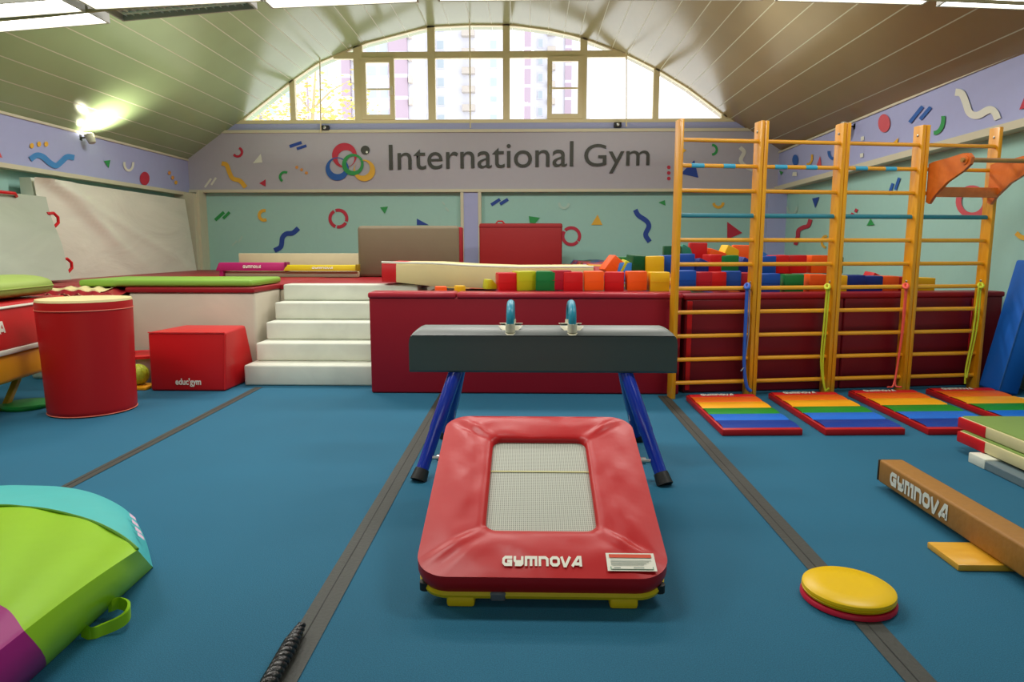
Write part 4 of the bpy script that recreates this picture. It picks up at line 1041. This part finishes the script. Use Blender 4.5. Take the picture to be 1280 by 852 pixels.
def surf(u, v, lift=.004):
    zz = .02 * math.sin(PI * min(1, .12 + .88 * max(0, v / .285))) ** .45
    return MT @ Vector((u, v, zz + lift + .001))
o = maker_b(lambda u, v: surf(-.155 + u, .052 + v), .31, .052); obj('lettering', o, V_txt, t, smooth=False)
b = B()
def lab(u0, u1, v0, v1, mi, l): b.face([surf(u0, v0, l), surf(u1, v0, l), surf(u1, v1, l), surf(u0, v1, l)], mi)
lab(.25, .438, .03, .125, 0, .006); lab(.262, .426, .098, .117, 1, .0075)
for k in range(4): lab(.266, .422 - .01 * k, .082 - k * .008, .085 - k * .008, 2, .0075)
lab(.262, .426, .036, .051, 3, .0075); lab(.265, .423, .0375, .0495, 0, .009); lab(.275, .3, .041, .046, 2, .0095); lab(.35, .39, .041, .046, 2, .0095)
obj('warning_sticker', b, [V_txt, vinyl('sticker_red', (214, 74, 40)), mat('sticker_grey', (150, 160, 150), .6), mat('sticker_green', (120, 170, 140), .6)], t, smooth=False)

# ------------------------------------------------------------------ pommel horse
t = thing('pommel_horse', 'dark grey pommel horse with two teal handles on blue legs', 'pommel horse', (.085, 4.36, 0))
x0, x1 = PY(511, 440, 4.19).x, PY(847, 440, 4.19).x; yc = 4.36; hw = .17
zb, zsd, zt = .605, .842, .885
b = B(); rings = []
def limz(d):
    R_ = .10
    return zt if d > R_ else zt - R_ + math.sqrt(max(0, R_ * R_ - (R_ - d) ** 2))
for k in range(41):
    s_ = k / 40
    d = min(s_, 1 - s_) * (x1 - x0)
    x = x0 + (x1 - x0) * s_
    if k in (1, 2, 3, 4, 5, 6): x = x0 + (.0, .004, .012, .025, .045, .07, .1)[k]
    if k in (34, 35, 36, 37, 38, 39): x = x1 - (.0, .004, .012, .025, .045, .07, .1)[40 - k]
    d = min(x - x0, x1 - x); lz = limz(d)
    pts = [(-hw + .012, zb), (-hw, zb + .012), (-hw, zsd - .1), (-hw, zsd - .008), (-hw + .008, zsd), (-hw * .78, zsd + .022), (-hw * .45, zt - .008), (0, zt), (hw * .45, zt - .008), (hw * .78, zsd + .022), (hw - .008, zsd), (hw, zsd - .008), (hw, zsd - .1), (hw, zb + .012), (hw - .012, zb)]
    rings.append([(x, yc + p[0], min(p[1], lz)) for p in pts])
leather = mat('dark_leather', (48, 60, 55), .5, .03, 30, .05, 1.0)
lp = leather.node_tree.nodes['Principled BSDF']; lp.inputs['Coat Weight'].default_value = .6; lp.inputs['Coat Roughness'].default_value = .45; lp.inputs['Sheen Weight'].default_value = .7; lp.inputs['Sheen Roughness'].default_value = .35; lp.inputs['Sheen Tint'].default_value = (.8, .9, .82, 1)
b.loft(rings); obj('body', b, leather, t, angle=35)
b = B()
for sy in (-1, 1): b.tube([(x0 + .02, yc + sy * (hw + .001), zsd - .004), (x1 - .02, yc + sy * (hw + .001), zsd - .004)], .004, 6)
obj('seam', b, mat('dark_seam', (40, 48, 46), .4), t)
M_teal = mat('teal_grip', (30, 140, 166), .35)
for px in (638, 715):
    x = PY(px, 403, yc - .1).x
    b = B(); path = [(x, yc - .135, zsd + .025), (x, yc - .14, zt + .04)] + [(x, yc - .14 * math.cos(a), zt + .055 + .085 * math.sin(a)) for a in [PI * q / 10 for q in range(1, 10)]] + [(x, yc + .14, zt + .04), (x, yc + .135, zsd + .025)]
    b.tube(path, .025, 14); h = obj('handle', b, M_teal, t)
    for sy in (-1, 1):
        b = B()
        b.tube([(x, yc + sy * .135, zsd + .015), (x, yc + sy * .138, zt + .025)], .03, 14)
        y_ = yc + sy * .165
        b.hexa([(x - .02, y_ - .004, zsd - .0), (x + .02, y_ - .004, zsd - .0), (x + .02, y_ + .004, zsd), (x - .02, y_ + .004, zsd)], [(x - .075, yc + sy * .08 - .003, zt + .002), (x + .075, yc + sy * .08 - .003, zt + .002), (x + .075, yc + sy * .08 + .003, zt + .006), (x - .075, yc + sy * .08 + .003, zt + .006)])
        obj('handle_plate', b, M_white_metal, h)
M_bleg = mat('blue_enamel', (22, 50, 168), .25, 0, 10, .03, coat=.4)
for (tx, ty, fx, fy) in ((PY(570, 466, 4.22).x, 4.26, -.655, 3.9), (PY(782, 466, 4.22).x, 4.26, .80, 3.86), (PY(576, 466, 4.48).x, 4.46, -.60, 4.83), (PY(778, 466, 4.48).x, 4.46, .79, 4.79)):
    tp_ = Vector((tx, ty, zb + .01)); ft = Vector((fx, fy, .0)); d = ft - tp_
    b = B(); b.tube([tp_, tp_ + d * .55, tp_ + d * .56, tp_ + d * .93], [.044, .043, .039, .038], 16); lg = obj('leg', b, M_bleg, t)
    b = B(); b.tube([tp_ + d * .9, ft + Vector((0, 0, .004))], [.043, .05], 16); obj('rubber_foot', b, V_black, lg)
    side = 1 if fx < 0 else -1
    c = tp_ + d * .80
    b = B(); b.tube([c + Vector((side * .0, 0, 0)), c + Vector((side * .075, 0, 0))], .012, 8); b.tube([c + Vector((side * .065, 0, 0)), c + Vector((side * .095, 0, .0))], .022, 10); obj('clamp_screw', b, M_steel, lg)

# ------------------------------------------------------------------ wall bars
BA = math.atan2(.50, 3.1)
MB_ = Matrix.Translation((1.31, 6.16, 0)) @ Matrix.Rotation(BA, 4, 'Z')
BW = .785; TOP = 2.49
rz_ = [2.315 - .2175 * k for k in range(11)]
teal_wrap = mat('teal_tape', (36, 122, 138), .45); cyan_tape = mat('cyan_tape', (52, 160, 196), .45)
ordn = ['first', 'second', 'third', 'fourth']
extra = ['nearest the pommel horse', 'with the yellow green cords', 'with the coral cords', 'holding the orange pull up bracket']
for k in range(4):
    xo = k * BW
    base = MB_ @ Vector((xo + BW / 2, .06, 0))
    labk = ['wooden wall bars nearest the pommel horse with blue bands tied on', 'wooden wall bars with a pair of yellow green cords hanging', 'wooden wall bars with coral cords hanging down', 'wooden wall bars carrying the orange pull up bracket'][k]
    t = thing('wall_bars', labk, 'wall bars', base, BA, 'row of wall bars')
    for s_ in (0, 1):
        xx = xo + (0.002 if s_ == 0 else BW - .04)
        b = B(); b.box(xx, xx + .037, 0, .125, 0, TOP, 0, .006, 2, MB_); po = obj('post', b, W_bar, t)
        b = B()
        for z in (2.40, 1.06, .35): b.lathe([(.012, 0), (.012, .004), (.006, .007)], 10, M=MB_ @ Matrix.Translation((xx if s_ == 1 else xx + .037, .06, z)) @ Matrix.Rotation((-1 if s_ == 1 else 1) * PI / 2, 4, 'Y'))
        obj('bolt', b, M_steel, po)
    for i, z in enumerate(rz_):
        yy = .055 if i else .04
        b = B()
        n_ = 12
        pth = [MB_ @ Vector((xo + .03 + (BW - .06) * q / n_, yy, z)) for q in range(n_ + 1)]
        b.tube(pth, .0165, 10, rx=1.25)
        ru = obj('rung', b, W_rung, t)
        if i == 3:
            b = B(); b.tube([MB_ @ Vector((xo + .045, yy, z)), MB_ @ Vector((xo + BW - .05, yy, z))], .0185, 10, rx=1.25); obj('tape', b, teal_wrap, ru, label='teal wrapped')
        if i == 1 and k < 3:
            for u in ((.17, .32), (.55, .69)):
                b = B(); b.tube([MB_ @ Vector((xo + BW * u[0], yy, z)), MB_ @ Vector((xo + BW * u[1], yy, z))], .0185, 10, rx=1.25); obj('tape', b, cyan_tape, ru, label='cyan tape patch')
# pull-up bracket hooked on the fourth bay
xo = 3 * BW
t = thing('pull_up_bracket', 'orange pull up bracket hooked on the wall bars nearest the side wall', 'pull up bar', MB_ @ Vector((xo + .4, -.1, 1.9)), BA)
M_or = wood_mat('orange_ply', (206, 98, 28), (222, 116, 40), (2, 2, 2), .35)
zr = rz_[1]
for xx in (xo + .06, xo + BW - .09):
    b = B()
    side_poly = [(.02, zr + .045), (.02, zr - .30), (-.02, zr - .32), (-.08, zr - .25), (-.22, zr - .14), (-.40, zr - .06), (-.47, zr - .01), (-.48, zr + .045), (-.44, zr + .085), (-.38, zr + .09), (-.2, zr + .07), (-.05, zr + .06)]
    b.hexa([(xx, p[0], p[1]) for p in side_poly], [(xx + .03, p[0], p[1]) for p in side_poly], 0, 0, 1, MB_)
    sd = obj('side_bracket', b, M_or, t)
    b = B(); b.lathe([(.04, 0), (.04, .045), (.03, .05)], 20, M=MB_ @ Matrix.Translation((xx - .01, -.41, zr + .03)) @ Matrix.Rotation(PI / 2, 4, 'Y')); obj('cap', b, M_or, sd)
b = B(); b.tube([MB_ @ Vector((xo + .03, -.41, zr + .03)), MB_ @ Vector((xo + BW + .12, -.41, zr + .03))], .02, 14); obj('grip_bar', b, W_dark, t)
b = B(); b.box(xo + .08, xo + BW - .08, -.09, -.06, zr - .26, zr - .17, 0, .004, 1, MB_); obj('cross_board', b, M_or, t)
# cords and bands tied to the low rung
zc = rz_[6]
def cord(name, pts_list, r, mat_, label, cat, knot=True, flat=False):
    t = thing(name, label, cat, MB_ @ Vector(pts_list[0][0]), BA)
    for pts in pts_list:
        P_ = smoothline([tuple(MB_ @ Vector(p)) for p in pts], 6)
        b = B()
        b.tube(P_, r, 8)
        obj('strand', b, mat_, t)
    if knot:
        c = MB_ @ Vector(pts_list[0][0]); b = B()
        b.tube([c + Vector((.016 * math.cos(a), .026 * math.sin(a), .02 * math.sin(a + .6))) for a in [2 * PI * q / 16 for q in range(16)]], min(r * 1.4, .014), 8, closed=True); obj('knot', b, mat_, t)
    return t
B_blue = mat('band_blue', (40, 92, 190), .5); B_yg = mat('cord_lime', (196, 206, 40), .5); B_co = mat('cord_coral', (240, 84, 70), .5); B_grey = mat('band_grey', (150, 160, 176), .5)
x_ = BW - .1
t = cord('resistance_band', [[(x_, .0, zc + .02), (x_ - .005, -.012, zc - .3), (x_ + .0, -.012, zc - .7), (x_ + .03, -.02, zc - .9), (x_ + .07, -.03, .06)]], .016, B_blue, 'blue elastic bands tied to the low rung of the first wall bars', 'band', True, True)
b = B(); b.tube([MB_ @ Vector(p) for p in ((x_ + .03, .01, zc + .02), (x_ + .03, -.01, zc - .4), (x_ - .0, -.015, zc - .72), (x_ - .03, -.015, zc - .76))], .012, 8, rx=.4); obj('grey_strand', b, B_grey, t)
x_ = 2 * BW - .1
cord('jump_rope', [[(x_, .0, zc + .01), (x_ - .02, -.014, zc - .35), (x_ - .025, -.014, zc - .7), (x_ + .02, -.03, zc - .95), (x_ + .05, -.05, .07)], [(x_ + .02, .0, zc + .01), (x_ + .005, -.016, zc - .3), (x_ - .005, -.014, zc - .7), (x_ + .02, -.03, zc - .95), (x_ + .045, -.05, .07)]], .0085, B_yg, 'yellow green cords tied to the low rung of the second wall bars', 'cord')
x_ = 3 * BW - .09
cord('jump_rope', [[(x_, .0, zc + .01), (x_ - .015, -.014, zc - .4), (x_ - .04, -.02, zc - .75), (x_ - .09, -.05, zc - .93), (x_ - .16, -.07, .07)], [(x_ + .012, .0, zc + .01), (x_ - .005, -.014, zc - .4), (x_ - .04, -.02, zc - .78), (x_ - .06, -.04, zc - .93), (x_ - .03, -.09, .07)]], .009, B_co, 'coral red cords tied to the low rung of the third wall bars', 'cord')
x_ = 4 * BW - .09
cord('jump_rope', [[(x_, .0, zc + .01), (x_ - .01, -.014, zc - .35), (x_ - .06, -.015, zc - .75), (x_ - .09, -.03, zc - .88)], [(x_ - .02, .0, zc + .01), (x_ - .05, -.014, zc - .45), (x_ - .09, -.015, zc - .78), (x_ - .1, -.03, .07)]], .0085, B_yg, 'yellow cords tied to the low rung of the wall bars nearest the side wall', 'cord')

# rainbow mats in front of the wall bars
stripes = [('red', (206, 26, 30)), ('orange', (236, 104, 24)), ('amber_stripe', (244, 168, 24)), ('green_stripe', (28, 136, 40)), ('sky_stripe', (26, 110, 214)), ('navy_stripe', (4, 58, 150))]
mats_s = [vinyl('st_' + n_, c) for n_, c in stripes]
V_side = vinyl('side_red', (180, 22, 26))
fr_ = [(908, 545, 1000, 544, 850, 487.5, 931, 486.5), (1037, 545, 1127, 542, 949, 487.5, 1032, 486.5), (1160, 541.5, 1250, 540, 1049, 486, 1130, 485), (1290, 536, 1380, 534, 1145, 487, 1222, 486)]
MatL = ['rainbow striped mat at the foot of the wall bars nearest the pommel horse', 'rainbow striped mat under the hanging yellow green cords of the second wall bars', 'rainbow striped mat under the coral cords', 'rainbow striped mat nearest the leaning blue mat, partly behind the green stack']
ZM = .05
for k in range(4):
    a = fr_[k]
    fl, fr2 = PZ(a[0], a[1], 0), PZ(a[2], a[3], 0)
    bl, br_ = PZ(a[4], a[5], ZM), PZ(a[6], a[7], ZM)
    for p in (fl, fr2, bl, br_): p.z = 0
    fl = Vector((1.43 + .765 * k, 4.93 + .03 * k, 0)); fr2 = fl + Vector((.60, .03, 0)); bl = Vector((1.43 + .78 * k, 6.11 + .115 * k, 0)); br_ = bl + Vector((.62, .05, 0))
    t = thing('rainbow_mat', MatL[k], 'mat', (fl + br_) / 2)
    up = Vector((0, 0, ZM))
    b = B(); b.hexa([fl, fr2, br_, bl], [fl + up, fr2 + up, br_ + up, bl + up], 0, .008, 2); obj('border', b, V_side, t)
    cut = [0, .13, .32, .53, .70, .855, 1.0]
    cut = [0, .085, .25, .44, .61, .78, .965]
    for i in range(6):
        v0, v1 = cut[i], cut[i + 1]; b = B()
        l0, l1, r0, r1 = bl.lerp(fl, v0), bl.lerp(fl, v1), br_.lerp(fr2, v0), br_.lerp(fr2, v1)
        def q(p, o, ins): return p.lerp(o, ins) + up
        c4 = [q(l1, r1, .03), q(r1, l1, .012), q(r0, l0, .012), q(l0, r0, .03)]
        n_ = 8
        b.loft([[c4[0].lerp(c4[1], s_ / n_) + Vector((0, 0, -.002)), c4[0].lerp(c4[1], s_ / n_).lerp(c4[3].lerp(c4[2], s_ / n_), .08) + Vector((0, 0, .007)), c4[0].lerp(c4[1], s_ / n_).lerp(c4[3].lerp(c4[2], s_ / n_), .5) + Vector((0, 0, .010)), c4[0].lerp(c4[1], s_ / n_).lerp(c4[3].lerp(c4[2], s_ / n_), .92) + Vector((0, 0, .007)), c4[3].lerp(c4[2], s_ / n_) + Vector((0, 0, -.002))] for s_ in range(n_ + 1)], closed=False, caps=False)
        sp_ = obj('stripe', b, mats_s[i], t, angle=70, label=['red stripe', 'orange stripe', 'amber stripe', 'green stripe', 'light blue stripe', 'navy blue stripe'][i])
    m0 = bl.lerp(fl, .068).lerp(br_.lerp(fr2, .068), .2); dx_ = (br_ - bl).normalized(); dy_ = (bl - fl).normalized()
    o = maker_b(lambda u, v: m0 + dx_ * u + dy_ * v + Vector((0, 0, ZM + .012)), .30, .07); obj('lettering', o, V_txt, t, smooth=False)

# ------------------------------------------------------------------ right side: stack, balance beam, discs, leaning mat
V_olive = vinyl('stack_green', (122, 150, 74), .5); V_ccream = vinyl('stack_cream', (210, 200, 150), .5)
for k, (z0, dx_, dy_, lab) in enumerate(((.155, .02, .03, 'green topped mat with red corner, upper one of the stack'), (.07, -.01, -.02, 'green topped mat with red corner, lower one of the stack'))):
    t = thing('landing_mat', lab, 'mat', (3.4, 3.6, z0), 0, 'stacked landing mats')
    xa, ya, yb2 = 2.94 + dx_, 2.4 + dy_, 4.62 + dy_
    b = B(); b.box(xa, xa + 1.15, ya, yb2, z0, z0 + .075, 0, .012, 2); obj('side_band', b, V_ccream, t)
    b = B(); b.box(xa + .012, xa + 1.14, ya + .01, yb2 - .01, z0 + .06, z0 + .083, 0, .01, 2); obj('top_cover', b, V_olive, t)
    b = B(); b.box(xa - .006, xa + 1.15, yb2 - .28, yb2 + .006, z0 - .002, z0 + .072, 0, .01, 2); obj('corner_band', b, V_red, t); b = B(); b.box(xa - .006, xa + 1.15, ya - .006, ya + .6 + .2 * k, z0 - .002, z0 + .072, 0, .01, 2); obj('corner_band', b, V_red, t)
t = thing('training_plank', 'grey plank with white end lying under the stacked green mats', 'plank', (2.98, 3.3, 0))
b = B(); b.box(2.86, 2.975, 2.5, 4.22, 0, .055, 0, .006, 1); obj('plank', b, mat('plank_grey', (104, 122, 128), .5), t)
b = B(); b.box(2.855, 2.98, 4.2, 4.36, 0, .066, 0, .008, 2); obj('end_block', b, V_white, t)
b = B(); b.box(2.985, 4.0, 2.45, 4.3, .0, .068, 0, .01, 1); tag(obj('support_mat', b, vinyl('shade_green', (70, 90, 60))), 'dark mat at the bottom of the green topped stack', 'mat')
# low beam
t = thing('balance_beam', 'brown suede low balance beam with white lettering on the carpet', 'beam', (2.1, 3.0, 0))
BX0, BX1, BZ0, BZ1 = 2.03, 2.165, .035, .168
b = B(); b.box(BX0, BX1, .9, 3.87, BZ0, BZ1, 0, .014, 3); obj('beam', b, mat('brown_suede', (158, 108, 38), .6, .15, 30, .12), t)
b = B(); b.box(BX0 - .001, BX1 + .001, 3.872, 3.882, BZ0 + .005, BZ1 - .005, 0, .004, 1); obj('end_cap', b, mat('dark_cap', (60, 50, 36), .6), t)
for yy in (2.82, 1.2):
    b = B(); b.box(1.85, 2.36, yy, yy + .235, 0, .03, 0, .006, 2); obj('foot_plate', b, wood_mat('plate_ply', (226, 164, 34), (234, 176, 52), (2, 6, 2)), t, label='yellow wooden foot plate')
lp0 = PX(1112, 612, BX0); lp1 = PX(1184, 655, BX0)
o = maker_b(lambda u, v: Vector((BX0 - .003, lp0.y - u, .066 + v)), lp0.y - lp1.y, .074); obj('lettering', o, V_txt, t, smooth=False)
# discs
ctr = PZ(1060, 740, .03)
b = B(); b.lathe([(.165, 0), (.175, .006), (.175, .018), (.17, .024), (.02, .024)], 48, (ctr.x, ctr.y, 0)); tag(obj('foam_disc', b, vinyl('disc_pink', (206, 30, 60))), 'pinkish red disc on the carpet beneath the yellow disc', 'disc')
b = B(); b.lathe([(.16, .025), (.169, .032), (.171, .040), (.166, .043), (.171, .046), (.169, .056), (.158, .063), (.09, .066), (.02, .067)], 48, (ctr.x, ctr.y, 0)); tag(obj('foam_disc', b, vinyl('disc_yellow', (240, 196, 0), .35, .06)), 'round yellow disc on the carpet over the floor strip', 'disc')
# leaning blue mat and the dark pad beside it
t = thing('leaning_mat', 'tall blue mat leaning against the side wall beyond the wall bars', 'mat', (4.45, 6.3, 0))
b = B(); th = math.atan2(.2, 1.0)
MBm = Matrix.Translation((4.395, 6.38, .0)) @ Matrix.Rotation(.2, 4, 'Y')
b.box(0, .19, 0, .3, .0, 1.25, 0, .02, 3, MBm @ Matrix.Translation((0, 0, .04))); obj('mat_body', b, V_blue, t)
b = B(); b.tube([MBm @ Vector((0.0, -.002, .07)), MBm @ Vector((0.0, -.002, 1.26))], .006, 6); obj('piping', b, vinyl('sky_edge', (30, 90, 160)), t)
t = thing('dark_pad', 'dark grey green pad standing beyond the blue mat at the picture edge', 'pad', (4.66, 6.1, 0))
b = B(); b.box(4.56, 4.82, 5.75, 6.2, 0, .36, 0, .02, 2); obj('padding', b, vinyl('slate', (58, 70, 64), .5), t)
b = B(); b.box(4.52, 4.57, 5.9, 5.95, .1, .12); obj('strap', b, V_black, t)
b = B(); b.tube([(4.33, 6.2, .022), (4.5, 6.1, .022), (4.54, 6.16, .022)], .02, 8); tag(obj('rope_end', b, V_cream), 'pale rope end on the floor at the foot of the leaning blue mat', 'rope')

# ------------------------------------------------------------------ world and view
w = bpy.data.worlds.new('world'); SC.world = w; w.use_nodes = True
bg = w.node_tree.nodes['Background']; bg.inputs['Color'].default_value = (.95, .97, 1.0, 1); bg.inputs['Strength'].default_value = 2.4
SC.view_settings.view_transform = 'Standard'; SC.view_settings.look = 'None'; SC.view_settings.exposure = 0.0
SC.cycles.max_bounces = 6; SC.cycles.diffuse_bounces = 3; SC.cycles.glossy_bounces = 3; SC.cycles.caustics_reflective = False; SC.cycles.caustics_refractive = False
SC.cycles.sample_clamp_indirect = 4.0
SC.cycles.use_denoising = True
